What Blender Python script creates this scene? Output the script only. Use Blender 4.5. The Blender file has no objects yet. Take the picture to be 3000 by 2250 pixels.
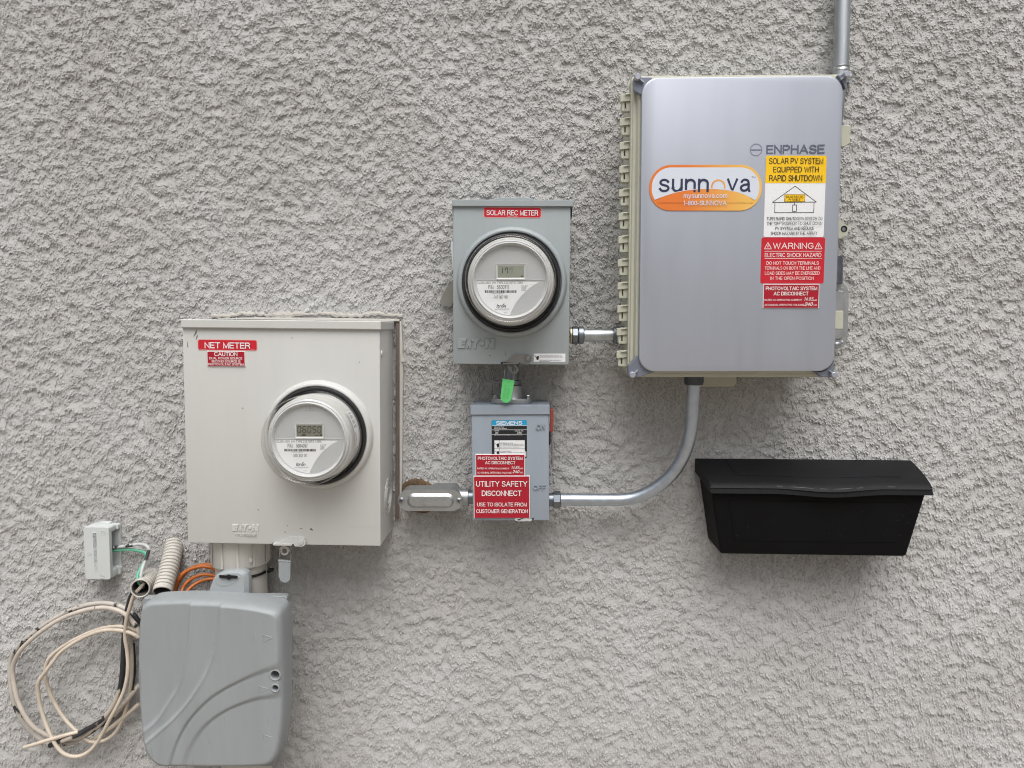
import bpy, bmesh, math, random
import numpy as np
from mathutils import Vector, Matrix

random.seed(7)
SC = bpy.context.scene
COL = SC.collection
# ------------------------------------------------------------------ camera
FPX, CX, CY = 2103.0, 1500.0, 1125.0          # focal length / centre in photograph pixels
DIST, CAMZ = 1.42, 1.45
PITCH, YAW = math.radians(4.49), math.radians(1.36)
cd = bpy.data.cameras.new('camera')
cam = bpy.data.objects.new('camera', cd)
COL.objects.link(cam)
cam.location = (0, -DIST, CAMZ)
cam.rotation_euler = (math.pi / 2 - PITCH, 0, YAW)
cd.sensor_width = 36
cd.lens = 36 * FPX / 3000
cd.clip_start, cd.clip_end = 0.02, 200
SC.camera = cam
CR = cam.rotation_euler.to_matrix()
CO = Vector(cam.location)
# ------------------------------------------------------------------ sky, sun, exposure
SUN_FROM = Vector((0.06, -0.54, 1.0)).normalized()
w = bpy.data.worlds.new('World')
SC.world = w
w.use_nodes = True
nt = w.node_tree
bg = nt.nodes['Background']
sky = nt.nodes.new('ShaderNodeTexSky')
sky.sky_type = 'NISHITA'
sky.sun_disc = False
sky.sun_elevation = math.asin(SUN_FROM.z)
sky.sun_rotation = math.atan2(SUN_FROM.x, SUN_FROM.y)
sky.dust_density = 6.0
sky.air_density = 1.0
sky.ozone_density = 1.0
hs = nt.nodes.new('ShaderNodeHueSaturation')   # overcast: the cloud layer takes most of the blue out
hs.inputs['Saturation'].default_value = 0.30
nt.links.new(sky.outputs[0], hs.inputs['Color'])
# overcast luminance: three times brighter overhead than at the horizon
wt = nt.nodes.new('ShaderNodeTexCoord')
ws = nt.nodes.new('ShaderNodeSeparateXYZ')
wr = nt.nodes.new('ShaderNodeMapRange')
wr.inputs['From Min'].default_value = 0.0; wr.inputs['From Max'].default_value = 0.9
wr.inputs['To Min'].default_value = 0.33; wr.inputs['To Max'].default_value = 1.25
wm = nt.nodes.new('ShaderNodeMix'); wm.data_type = 'RGBA'; wm.blend_type = 'MULTIPLY'
wm.inputs['Factor'].default_value = 1.0
nt.links.new(wt.outputs['Generated'], ws.inputs[0])
nt.links.new(ws.outputs['Z'], wr.inputs[0])
nt.links.new(hs.outputs[0], wm.inputs['A'])
nt.links.new(wr.outputs[0], wm.inputs['B'])
nt.links.new(wm.outputs['Result'], bg.inputs[0])
bg.inputs[1].default_value = 0.12
sd = bpy.data.lights.new('sun', 'SUN')
sd.energy = 1.5
sd.angle = math.radians(50)
sd.color = (1.0, 0.97, 0.93)
sun = bpy.data.objects.new('sun', sd)
COL.objects.link(sun)
sun.location = (2, -4, 6)
sun.rotation_euler = SUN_FROM.to_track_quat('Z', 'Y').to_euler()
SC.view_settings.view_transform = 'Standard'
SC.view_settings.look = 'None'
SC.view_settings.gamma = 1
SC.view_settings.exposure = 0.29
SC.cycles.use_denoising = True
SC.cycles.denoiser = 'OPENIMAGEDENOISE'
SC.cycles.denoising_input_passes = 'RGB_ALBEDO_NORMAL'
SC.cycles.denoising_prefilter = 'ACCURATE'
SC.cycles.filter_width = 1.1

# ------------------------------------------------------------------ helpers
def P(px, py, d):
    """point of the photograph's pixel on the plane d metres in front of the wall"""
    r = CR @ Vector(((px - CX) / FPX, (CY - py) / FPX, -1.0))
    return CO + r * ((-d - CO.y) / r.y)

def Z(ox, oy, s):
    return lambda x, y: (ox + x / s, oy + y / s)

def lin(h):
    h = h.lstrip('#')
    c = [int(h[i:i + 2], 16) / 255 for i in (0, 2, 4)]
    return tuple(x / 12.92 if x <= 0.04045 else ((x + 0.055) / 1.055) ** 2.4 for x in c)

class Frame:
    """right-angled frame on a plane parallel to the wall"""
    def __init__(s, tl, tr, br, bl, d):
        a, b, c, e = [P(q[0], q[1], d) for q in (tl, tr, br, bl)]
        s.d = d
        s.o = (a + b + c + e) / 4
        s.ex = ((b - a) + (c - e)).normalized()
        s.ez = Vector((-s.ex.z, 0, s.ex.x))
        s.n = Vector((0, -1, 0))
        s.w = ((b - a).length + (c - e).length) / 2
        s.h = ((a - e).length + (b - c).length) / 2
    def at(s, u, v, w=0.0):
        return s.o + s.ex * u + s.ez * v + s.n * w
    def uv(s, p, w=0.0):
        q = P(p[0], p[1], s.d + w) - s.o
        return (q.dot(s.ex), q.dot(s.ez))
    def up(s, w):
        f = Frame.__new__(Frame)
        f.__dict__.update(s.__dict__)
        f.d = s.d + w
        f.o = s.o + s.n * w
        return f

def flat(px, py, d):
    return Frame((px - 50, py - 50), (px + 50, py - 50), (px + 50, py + 50), (px - 50, py + 50), d).level()

def _level(s):
    s.ex, s.ez = Vector((1, 0, 0)), Vector((0, 0, 1))
    return s
Frame.level = _level

def rrect(u0, u1, v0, v1, r, n=6):
    out = []
    r = min(r, abs(u1 - u0) / 2 * .999, abs(v1 - v0) / 2 * .999)
    if r <= 1e-6:
        return [(u0, v0), (u1, v0), (u1, v1), (u0, v1)]
    for cx, cy, a0 in ((u1 - r, v0 + r, -90), (u1 - r, v1 - r, 0), (u0 + r, v1 - r, 90), (u0 + r, v0 + r, 180)):
        for k in range(n + 1):
            a = math.radians(a0 + 90 * k / n)
            out.append((cx + r * math.cos(a), cy + r * math.sin(a)))
    return out

def circ(cu, cv, r, n=32, a0=0, a1=360):
    return [(cu + r * math.cos(math.radians(a0 + (a1 - a0) * k / n)),
             cv + r * math.sin(math.radians(a0 + (a1 - a0) * k / n))) for k in range(n if a1 - a0 == 360 else n + 1)]

TXT = {}
def glyphs(s, bold=0.0, shear=0.0, ext=0.0):
    key = (s, bold, shear, ext)
    if key not in TXT:
        cu = bpy.data.curves.new('t', 'FONT')
        cu.body = s
        cu.resolution_u = 3
        cu.offset = bold
        cu.shear = shear
        if ext:
            cu.extrude = ext
        o = bpy.data.objects.new('t', cu)
        COL.objects.link(o)
        dg = bpy.context.evaluated_depsgraph_get()
        me = o.evaluated_get(dg).to_mesh()
        vs = [tuple(v.co) for v in me.vertices]
        fs = [tuple(p.vertices) for p in me.polygons]
        o.evaluated_get(dg).to_mesh_clear()
        bpy.data.objects.remove(o)
        bpy.data.curves.remove(cu)
        TXT[key] = (vs, fs)
    return TXT[key]

# single-stroke capitals and digits, as on engraved plates; y 0..1 is the cap height
def _arc(cx, cy, rx, ry, a0, a1, n=10):
    return [(cx + rx * math.cos(math.radians(a0 + (a1 - a0) * k / n)), cy + ry * math.sin(math.radians(a0 + (a1 - a0) * k / n))) for k in range(n + 1)]
_A = _arc
STROKE = {
 'A': (.80, [[(0, 0), (.40, 1), (.80, 0)], [(.14, .34), (.66, .34)]]),
 'B': (.68, [[(0, 0), (0, 1), (.38, 1)] + _A(.38, .76, .26, .24, 90, -90) + [(0, .52)], [(.36, .52)] + _A(.40, .26, .28, .26, 90, -90) + [(0, 0)]]),
 'C': (.76, [_A(.41, .5, .41, .5, 40, 320, 16)]),
 'D': (.72, [[(0, 0), (0, 1), (.28, 1)] + _A(.28, .5, .44, .5, 90, -90, 14) + [(0, 0)]]),
 'E': (.60, [[(.60, 1), (0, 1), (0, 0), (.60, 0)], [(0, .52), (.55, .52)]]),
 'F': (.56, [[(.56, 1), (0, 1), (0, 0)], [(0, .50), (.48, .50)]]),
 'G': (.80, [_A(.42, .5, .42, .5, 42, 315, 16) + [(.78, .25), (.78, .46), (.46, .46)]]),
 'H': (.68, [[(0, 0), (0, 1)], [(.68, 0), (.68, 1)], [(0, .52), (.68, .52)]]),
 'I': (.01, [[(0, 0), (0, 1)]]),
 'J': (.50, [[(.50, 1), (.50, .28)] + _A(.25, .27, .25, .27, 0, -180)]),
 'K': (.68, [[(0, 0), (0, 1)], [(.64, 1), (0, .36)], [(.24, .58), (.68, 0)]]),
 'L': (.54, [[(0, 1), (0, 0), (.54, 0)]]),
 'M': (.80, [[(0, 0), (0, 1), (.40, .02), (.80, 1), (.80, 0)]]),
 'N': (.68, [[(0, 0), (0, 1), (.68, 0), (.68, 1)]]),
 'O': (.84, [_A(.42, .5, .42, .5, 0, 360, 24)]),
 'P': (.64, [[(0, 0), (0, 1), (.36, 1)] + _A(.36, .73, .28, .27, 90, -90) + [(0, .46)]]),
 'Q': (.84, [_A(.42, .5, .42, .5, 0, 360, 24), [(.52, .24), (.82, -.04)]]),
 'R': (.68, [[(0, 0), (0, 1), (.38, 1)] + _A(.38, .745, .27, .255, 90, -90) + [(0, .49)], [(.36, .49), (.48, .43), (.60, .28), (.68, 0)]]),
 'S': (.66, [_A(.33, .755, .30, .245, 15, 262, 12) + _A(.33, .25, .33, .25, 82, -165, 12)]),
 'T': (.68, [[(0, 1), (.68, 1)], [(.34, 1), (.34, 0)]]),
 'U': (.68, [[(0, 1), (0, .34)] + _A(.34, .34, .34, .34, 180, 360, 12) + [(.68, 1)]]),
 'V': (.74, [[(0, 1), (.37, 0), (.74, 1)]]),
 'W': (1.06, [[(0, 1), (.27, 0), (.53, .96), (.79, 0), (1.06, 1)]]),
 'X': (.70, [[(0, 0), (.70, 1)], [(0, 1), (.70, 0)]]),
 'Y': (.72, [[(0, 1), (.36, .46), (.72, 1)], [(.36, .46), (.36, 0)]]),
 'Z': (.64, [[(0, 1), (.64, 1), (0, 0), (.64, 0)]]),
 '0': (.56, [_A(.28, .5, .28, .5, 0, 360, 20)]),
 '1': (.30, [[(0, .78), (.24, 1), (.24, 0)]]),
 '2': (.56, [_A(.28, .72, .27, .28, 165, -30, 10) + [(.30, .32), (0, 0), (.56, 0)]]),
 '3': (.56, [_A(.27, .75, .25, .25, 160, -80, 10), _A(.27, .27, .29, .27, 85, -165, 10)]),
 '4': (.60, [[(.46, 0), (.46, 1), (0, .30), (.60, .30)]]),
 '5': (.56, [[(.50, 1), (.10, 1), (.05, .54)] + _A(.27, .32, .29, .32, 130, -160, 12)]),
 '6': (.56, [[(.50, .86)] + _A(.29, .6, .28, .4, 60, 180, 8) + [(.01, .32)], _A(.28, .31, .27, .31, 0, 360, 18)]),
 '7': (.54, [[(0, 1), (.54, 1), (.30, .5), (.18, 0)]]),
 '8': (.56, [_A(.28, .76, .24, .24, 0, 360, 16), _A(.28, .26, .28, .26, 0, 360, 16)]),
 '9': (.56, [_A(.28, .69, .27, .31, 0, 360, 18), [(.55, .68)] + _A(.27, .40, .28, .40, 0, -120, 8)]),
 '-': (.30, [[(0, .38), (.30, .38)]]), '.': (.02, [[(0, 0), (0, .05)]]), '"': (.16, [[(0, 1), (0, .76)], [(.16, 1), (.16, .76)]]),
 '/': (.36, [[(0, 0), (.36, 1)]]), '*': (.2, [[(0, .8), (.2, .8)]]), ' ': (.22, []),
 's': (.46, [_A(.23, .545, .21, .165, 15, 262, 10) + _A(.23, .18, .23, .18, 82, -165, 10)]),
 'u': (.46, [[(0, .71), (0, .22)] + _A(.21, .22, .21, .22, 180, 300, 8) + [(.46, .22)], [(.46, .71), (.46, 0)]]),
 'n': (.46, [[(0, 0), (0, .71)], [(0, .46)] + _A(.24, .47, .22, .24, 150, 0, 8) + [(.46, 0)]]),
 'o': (.54, [_A(.27, .355, .27, .355, 0, 360, 20)]),
 'v': (.50, [[(0, .71), (.25, 0), (.50, .71)]]),
 'a': (.48, [_A(.23, .50, .20, .21, 160, 0, 8) + [(.44, .10), (.48, 0)], [(.44, .42), (.18, .38), (.03, .28), (0, .18), (.04, .06), (.16, 0), (.30, .03), (.43, .17)]]),
 'm': (.76, [[(0, 0), (0, .71)], [(0, .5)] + _A(.19, .51, .19, .20, 160, 0, 8) + [(.38, 0)], [(.38, .5)] + _A(.57, .51, .19, .20, 160, 0, 8) + [(.76, 0)]]),
 'y': (.50, [[(0, .71), (.26, .02)], [(.50, .71), (.24, -.10), (.16, -.22), (.02, -.24)]]),
 'c': (.46, [_A(.24, .355, .24, .355, 42, 318, 14)]),
}

class MB:
    def __init__(s):
        s.v, s.f, s.m, s.k = [], [], [], 0
    def use(s, k):
        s.k = k
        return s
    def add(s, vs, fs):
        b = len(s.v)
        s.v += [Vector(x) for x in vs]
        for f in fs:
            s.f.append(tuple(b + i for i in f))
            s.m.append(s.k)
        return s
    def prism(s, F, poly, w0, w1, top=None):
        n = len(poly)
        a = sum(poly[i][0] * poly[(i + 1) % n][1] - poly[(i + 1) % n][0] * poly[i][1] for i in range(n))
        if a < 0:
            poly = poly[::-1]
            if top: top = top[::-1]
        top = top or poly
        vs = [F.at(u, v, w0) for u, v in poly] + [F.at(u, v, w1) for u, v in top]
        fs = [tuple(range(n, 2 * n)), tuple(range(n - 1, -1, -1))]
        fs += [(i, (i + 1) % n, n + (i + 1) % n, n + i) for i in range(n)]
        return s.add(vs, fs)
    def box(s, F, u0, u1, v0, v1, w0, w1):
        return s.prism(F, [(u0, v0), (u1, v0), (u1, v1), (u0, v1)], w0, w1)
    def pp(s, F, pts, w0, w1):
        """prism whose outline is given in photograph pixels on the plane at w1"""
        return s.prism(F, [F.uv(p, w1) for p in pts], w0, w1)
    def face(s, F, poly, w):
        n = len(poly)
        a = sum(poly[i][0] * poly[(i + 1) % n][1] - poly[(i + 1) % n][0] * poly[i][1] for i in range(n))
        if a < 0: poly = poly[::-1]
        return s.add([F.at(u, v, w) for u, v in poly], [tuple(range(n))])
    def band(s, F, outer, inner, w):
        n = len(outer)
        vs = [F.at(u, v, w) for u, v in outer] + [F.at(u, v, w) for u, v in inner]
        return s.add(vs, [(i, (i + 1) % n, n + (i + 1) % n, n + i) for i in range(n)])
    def line(s, F, a, b, t, w):
        dx, dy = b[0] - a[0], b[1] - a[1]
        l = math.hypot(dx, dy) or 1
        nx, ny = -dy / l * t / 2, dx / l * t / 2
        return s.face(F, [(a[0] + nx, a[1] + ny), (b[0] + nx, b[1] + ny), (b[0] - nx, b[1] - ny), (a[0] - nx, a[1] - ny)], w)
    def lathe(s, F, c, prof, n=64, a0=0, a1=360):
        """profile of (radius, w) turned about the axis through c=(u,v)"""
        full = (a1 - a0) == 360
        m = n if full else n + 1
        vs = []
        for r, ww in prof:
            for k in range(m):
                a = math.radians(a0 + (a1 - a0) * k / n)
                vs.append(F.at(c[0] + r * math.cos(a), c[1] + r * math.sin(a), ww))
        fs = []
        for j in range(len(prof) - 1):
            for k in range(n):
                k2 = (k + 1) % m
                fs.append((j * m + k, j * m + k2, (j + 1) * m + k2, (j + 1) * m + k))
        return s.add(vs, fs)
    def turn(s, o, axis, prof, n=40):
        """profile of (radius, distance along axis) turned about any axis"""
        axis = axis.normalized()
        a = axis.orthogonal().normalized(); b = axis.cross(a)
        vs = [o + axis * t + (a * math.cos(2 * math.pi * k / n) + b * math.sin(2 * math.pi * k / n)) * r for r, t in prof for k in range(n)]
        return s.add(vs, [(j * n + k, j * n + (k + 1) % n, (j + 1) * n + (k + 1) % n, (j + 1) * n + k) for j in range(len(prof) - 1) for k in range(n)])
    def disc(s, F, c, r, w0, w1, n=32):
        return s.prism(F, circ(c[0], c[1], r, n), w0, w1)
    def tube(s, pts, rad, n=14, cap=True, thick=0):
        pts = [Vector(p) for p in pts]
        m = len(pts)
        rads = rad if isinstance(rad, (list, tuple)) else [rad] * m
        tang = [(pts[min(i + 1, m - 1)] - pts[max(i - 1, 0)]).normalized() for i in range(m)]
        up = Vector((0, -1, 0)) if abs(tang[0].y) < .9 else Vector((1, 0, 0))
        nrm = (up - tang[0] * up.dot(tang[0])).normalized()
        vs = []
        for i in range(m):
            nrm = (nrm - tang[i] * nrm.dot(tang[i])).normalized()
            bi = tang[i].cross(nrm)
            for k in range(n):
                a = 2 * math.pi * k / n
                vs.append(pts[i] + (nrm * math.cos(a) + bi * math.sin(a)) * rads[i])
        fs = [(i * n + k, i * n + (k + 1) % n, (i + 1) * n + (k + 1) % n, (i + 1) * n + k) for i in range(m - 1) for k in range(n)]
        if cap:
            fs += [tuple(range(n - 1, -1, -1)), tuple((m - 1) * n + k for k in range(n))]
        return s.add(vs, fs)
    def strokes(s, F, txt, cu, cv, W, H, w, wt, shear, ext):
        x, lines, y0 = 0.0, [], 0.0
        top = 1.0
        if all(ch in 'sunovamyc .' for ch in txt): top = .71
        for ch in txt:
            a, ls = STROKE[ch]
            for l in ls:
                lines.append([(x + q[0] + shear * q[1], q[1]) for q in l])
                y0 = min(y0, min(q[1] for q in l))
            x += a + (.24 if ch != ' ' else .20)
        xs = [q[0] for l in lines for q in l]
        xa, xb = min(xs), max(xs)
        T = min(wt * H * (1 if top == 1 else 1.25), .19 * W / max(1, len(txt)))
        k = 0
        for l in lines:
            p = [Vector((T / 2 + (q[0] - xa) / max(xb - xa, 1e-6) * (W - T) - W / 2, T / 2 + (q[1] - y0) / (top - y0) * (H - T) - H / 2)) for q in l]
            n = len(p)
            closed = (p[0] - p[-1]).length < 1e-7
            L_, R_ = [], []
            for i in range(n):
                a = p[i] - p[i - 1] if i > 0 else (p[0] - p[-2] if closed else p[1] - p[0])
                b = p[i + 1] - p[i] if i < n - 1 else (p[1] - p[0] if closed else p[-1] - p[-2])
                a, b = a.normalized(), b.normalized()
                na, nb = Vector((-a.y, a.x)), Vector((-b.y, b.x))
                m = na + nb
                m = m.normalized() if m.length > 1e-4 else na
                d = T / 2 / max(.45, m.dot(na))
                e = Vector((0, 0))
                if not closed and i == 0: e = -b * T / 2
                if not closed and i == n - 1: e = a * T / 2
                L_.append(p[i] + m * d + e); R_.append(p[i] - m * d + e)
            ww = w + ext + k * .00006
            k += 1
            vs = [F.at(cu + q.x, cv + q.y, ww + (i % n) * .000006) for i, q in enumerate(L_ + R_)]
            fs = [(n + i, n + i + 1, i + 1, i) for i in range(n - 1)]
            if ext:
                vs += [F.at(cu + q.x + math.copysign(0, 1), cv + q.y, w - .0003) for q in L_ + R_]
                fs += [(i, i + 1, 2 * n + i + 1, 2 * n + i) for i in range(n - 1)] + [(n + i + 1, n + i, 3 * n + i, 3 * n + i + 1) for i in range(n - 1)]
                fs += [(n, 0, 2 * n, 3 * n), (n - 1, 2 * n - 1, 4 * n - 1, 3 * n - 1)]
            s.add(vs, fs)
        return s
    def bev(s, wd, seg=2):
        bm = bmesh.new()
        bv = [bm.verts.new(v) for v in s.v]
        for f, m in zip(s.f, s.m):
            try: bm.faces.new([bv[i] for i in f]).material_index = m
            except ValueError: pass
        bm.normal_update()
        ed = [e for e in bm.edges if e.is_manifold and e.calc_face_angle(0) > math.radians(30)]
        bmesh.ops.bevel(bm, geom=ed, offset=wd, segments=seg, profile=.6, affect='EDGES', clamp_overlap=True)
        bm.verts.index_update()
        s.v = [v.co.copy() for v in bm.verts]
        s.f = [tuple(v.index for v in f.verts) for f in bm.faces]
        s.m = [f.material_index for f in bm.faces]
        bm.free()
        return s
    def text(s, F, txt, box, w, bold=0.0, shear=0.0, flip=False, px=True, ext=0.0):
        """glyphs whose ink fills box = (x0, y0, x1, y1): pixels of the photograph, or metres of the frame"""
        if all(ch in STROKE for ch in txt):
            if px:
                xm, ym = (box[0] + box[2]) / 2, (box[1] + box[3]) / 2
                l, r = F.uv((box[0], ym), w), F.uv((box[2], ym), w)
                t, b = F.uv((xm, box[1]), w), F.uv((xm, box[3]), w)
                return s.strokes(F, txt, *F.uv((xm, ym), w), math.hypot(r[0] - l[0], r[1] - l[1]), math.hypot(t[0] - b[0], t[1] - b[1]), w, .125 + bold * 2.2, shear, ext)
            return s.strokes(F, txt, (box[0] + box[2]) / 2, (box[1] + box[3]) / 2, box[2] - box[0], box[3] - box[1], w, .125 + bold * 2.2, shear, ext)
        vs, fs = glyphs(txt, bold * .5, shear, 0.05 if ext else 0.0)
        xs = [q[0] for q in vs]; ys = [q[1] for q in vs]
        x0, x1, y0, y1 = min(xs), max(xs), min(ys), max(ys)
        if px:
            xm, ym = (box[0] + box[2]) / 2, (box[1] + box[3]) / 2
            l, r = F.uv((box[0], ym), w), F.uv((box[2], ym), w)
            t, b = F.uv((xm, box[1]), w), F.uv((xm, box[3]), w)
            W, H = math.hypot(r[0] - l[0], r[1] - l[1]), math.hypot(t[0] - b[0], t[1] - b[1])
            cu, cv = F.uv((xm, ym), w)
        else:
            W, H = box[2] - box[0], box[3] - box[1]
            cu, cv = (box[0] + box[2]) / 2, (box[1] + box[3]) / 2
        sg = -1 if flip else 1
        out = []
        for q in vs:
            u = ((q[0] - x0) / (x1 - x0) - .5) * W * sg
            v = ((q[1] - y0) / (y1 - y0) - .5) * H * sg
            out.append(F.at(cu + u, cv + v, w + (ext if q[2] > 0.01 else 0)))
        return s.add(out, fs)
    def obj(s, name, mats, parent=None, bevel=0, seg=2, angle=35, smooth=True, org=None):
        me = bpy.data.meshes.new(name)
        o0 = org if org is not None else (root_of(parent).location if parent else Vector((0, 0, 0)))
        me.from_pydata([tuple(v - o0) for v in s.v], [], s.f)
        me.polygons.foreach_set('material_index', s.m)
        for m in (mats if isinstance(mats, (list, tuple)) else [mats]):
            me.materials.append(m)
        me.update()
        if smooth:
            me.shade_smooth()
            me.set_sharp_from_angle(angle=math.radians(angle))
        o = bpy.data.objects.new(name, me)
        COL.objects.link(o)
        if parent is not None:
            o.parent = parent
        else:
            o.location = o0
        if bevel:
            b = o.modifiers.new('bevel', 'BEVEL')
            b.width = bevel; b.segments = seg; b.limit_method = 'ANGLE'; b.angle_limit = math.radians(30)
            b.harden_normals = True
        return o

def root_of(o):
    while o.parent: o = o.parent
    return o

def thing(name, label, cat, loc, group=None):
    o = bpy.data.objects.new(name, None)
    o.empty_display_size = .02
    COL.objects.link(o)
    o.location = loc
    o['label'] = label; o['category'] = cat
    if group: o['group'] = group
    return o

def tag(o, label, cat, group=None):
    o['label'] = label; o['category'] = cat
    if group: o['group'] = group
    return o

def spline(pts, per=8):
    pts = [Vector(p) for p in pts]
    out = []
    for i in range(len(pts) - 1):
        p0, p1, p2, p3 = pts[max(i - 1, 0)], pts[i], pts[i + 1], pts[min(i + 2, len(pts) - 1)]
        for k in range(per):
            t = k / per
            out.append(.5 * ((2 * p1) + (p2 - p0) * t + (2 * p0 - 5 * p1 + 4 * p2 - p3) * t * t + (3 * p1 - p0 - 3 * p2 + p3) * t ** 3))
    out.append(pts[-1])
    return out

# ------------------------------------------------------------------ materials
MATS = {}
def mat(name, col, rough=.5, metal=0.0, var=.05, scale=25.0, bump=0.0, bscale=300.0, spec=.5, stretch=(1, 1, 1), patch=None, coat=0):
    """principled paint / plastic / metal with a little wear; patch = (colour, threshold, scale) flakes"""
    if name in MATS: return MATS[name]
    m = bpy.data.materials.new(name)
    m.use_nodes = True
    t = m.node_tree
    b = t.nodes['Principled BSDF']
    c = lin(col) if isinstance(col, str) else col
    b.inputs['Roughness'].default_value = rough
    b.inputs['Metallic'].default_value = metal
    b.inputs['Specular IOR Level'].default_value = spec
    b.inputs['Coat Weight'].default_value = coat
    tc = t.nodes.new('ShaderNodeTexCoord')
    mp = t.nodes.new('ShaderNodeMapping')
    mp.inputs['Scale'].default_value = stretch
    t.links.new(tc.outputs['Object'], mp.inputs[0])
    out = None
    if var:
        n = t.nodes.new('ShaderNodeTexNoise')
        n.inputs['Scale'].default_value = scale
        n.inputs['Detail'].default_value = 6
        n.inputs['Roughness'].default_value = .62
        t.links.new(mp.outputs[0], n.inputs['Vector'])
        r = t.nodes.new('ShaderNodeValToRGB')
        r.color_ramp.elements[0].position = .3
        r.color_ramp.elements[1].position = .7
        r.color_ramp.elements[0].color = tuple(x * (1 - var) for x in c) + (1,)
        r.color_ramp.elements[1].color = tuple(min(1, x * (1 + var)) for x in c) + (1,)
        t.links.new(n.outputs[0], r.inputs[0])
        out = r.outputs[0]
        rr = t.nodes.new('ShaderNodeMapRange')
        rr.inputs['To Min'].default_value = max(0, rough - .06)
        rr.inputs['To Max'].default_value = min(1, rough + .08)
        t.links.new(n.outputs[0], rr.inputs[0])
        t.links.new(rr.outputs[0], b.inputs['Roughness'])
    if patch:
        n2 = t.nodes.new('ShaderNodeTexNoise')
        n2.inputs['Scale'].default_value = patch[2]
        n2.inputs['Detail'].default_value = 7
        n2.inputs['Roughness'].default_value = .6
        t.links.new(mp.outputs[0], n2.inputs['Vector'])
        r2 = t.nodes.new('ShaderNodeValToRGB')
        r2.color_ramp.elements[0].position = patch[1]
        r2.color_ramp.elements[1].position = patch[1] + .02
        r2.color_ramp.elements[0].color = (0, 0, 0, 1)
        r2.color_ramp.elements[1].color = (1, 1, 1, 1)
        t.links.new(n2.outputs[0], r2.inputs[0])
        mx = t.nodes.new('ShaderNodeMix')
        mx.data_type = 'RGBA'
        t.links.new(r2.outputs[0], mx.inputs['Factor'])
        if out: t.links.new(out, mx.inputs['A'])
        else: mx.inputs['A'].default_value = tuple(c) + (1,)
        mx.inputs['B'].default_value = lin(patch[0]) + (1,)
        out = mx.outputs['Result']
    if out: t.links.new(out, b.inputs['Base Color'])
    else: b.inputs['Base Color'].default_value = tuple(c) + (1,)
    if bump:
        n3 = t.nodes.new('ShaderNodeTexNoise')
        n3.inputs['Scale'].default_value = bscale
        n3.inputs['Detail'].default_value = 3
        t.links.new(mp.outputs[0], n3.inputs['Vector'])
        bp = t.nodes.new('ShaderNodeBump')
        bp.inputs['Strength'].default_value = bump
        bp.inputs['Distance'].default_value = .001
        t.links.new(n3.outputs[0], bp.inputs['Height'])
        t.links.new(bp.outputs[0], b.inputs['Normal'])
    MATS[name] = m
    return m

def glass_mat():
    m = bpy.data.materials.new('clear_cover')
    m.use_nodes = True
    t = m.node_tree
    t.nodes.clear()
    o = t.nodes.new('ShaderNodeOutputMaterial')
    mx = t.nodes.new('ShaderNodeMixShader')
    tr = t.nodes.new('ShaderNodeBsdfTransparent')
    tr.inputs[0].default_value = (.985, .985, .98, 1)
    gl = t.nodes.new('ShaderNodeBsdfGlossy')
    gl.inputs['Roughness'].default_value = .06
    gl.inputs[0].default_value = (1, 1, 1, 1)
    lw = t.nodes.new('ShaderNodeLayerWeight')
    lw.inputs[0].default_value = .5
    pw = t.nodes.new('ShaderNodeMath'); pw.operation = 'POWER'; pw.inputs[1].default_value = 3.2
    ma = t.nodes.new('ShaderNodeMath'); ma.operation = 'MULTIPLY_ADD'; ma.inputs[1].default_value = .75; ma.inputs[2].default_value = .045
    t.links.new(lw.outputs['Facing'], pw.inputs[0])
    t.links.new(pw.outputs[0], ma.inputs[0])
    t.links.new(ma.outputs[0], mx.inputs[0])
    t.links.new(tr.outputs[0], mx.inputs[1])
    t.links.new(gl.outputs[0], mx.inputs[2])
    t.links.new(mx.outputs[0], o.inputs[0])
    return m
GLASS = glass_mat()

CREAM = mat('cream_paint', '#bebfbd', .42, var=.018, scale=14, stretch=(3, 3, .35), bump=.03, bscale=500, patch=('#b3b1aa', .74, 40))
CREAM2 = mat('cream_plastic', '#c0beb8', .5, var=.04, scale=14, bump=.05)
RECG = mat('grey_green_paint', '#949c9f', .42, var=.04, scale=12, stretch=(3, 3, .4), bump=.06, bscale=700)
SIEG = mat('grey_blue_paint', '#8f99a4', .42, var=.04, scale=12, stretch=(3, 3, .4), bump=.06, bscale=700)
STEEL = mat('galvanised_steel', '#b9bec2', .42, 1.0, var=.14, scale=60, stretch=(1, 1, .12), bump=.05, bscale=400)
ZINC = mat('zinc_plate', '#a9adb2', .28, 1.0, var=.12, scale=80)
NUT = mat('dark_zinc_fitting', '#7c828a', .38, .9, var=.15, scale=70, bump=.08)
CAST = mat('cast_aluminium', '#a3a6a8', .42, .85, var=.1, scale=90, bump=.12, bscale=500)
CASTL = mat('bright_stamped_aluminium', '#b4b7b9', .42, .95, var=.08, scale=60, bump=.08)
STAIN = mat('stainless_tab', '#949493', .35, .9, var=.08, scale=70)
BLACKR = mat('black_rubber', '#1b1b1d', .45, var=.15, scale=40)
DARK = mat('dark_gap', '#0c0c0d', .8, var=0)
WHITE = mat('white_print', '#dfe1e4', .5, var=.02)
WPLATE = mat('white_plate_core', '#e2e2e2', .45, var=.02)
RED = mat('red_vinyl', '#bd1a2b', .4, var=.03, scale=40)
CRIM = mat('crimson_engraved_plate', '#a01027', .38, var=.03, scale=40)
YEL = mat('yellow_vinyl', '#ecbe06', .42, var=.02, scale=40)
BLK = mat('black_print', '#14161a', .5, var=0)
GREYT = mat('grey_print', '#5a5f63', .6, var=0)
BLUE = mat('cyan_blue_print', '#1496c4', .42, var=0)
NAVY = mat('navy_print', '#1f2a4a', .5, var=0)
LCD = mat('lcd_glass', '#8e9387', .22, var=.03)
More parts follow.
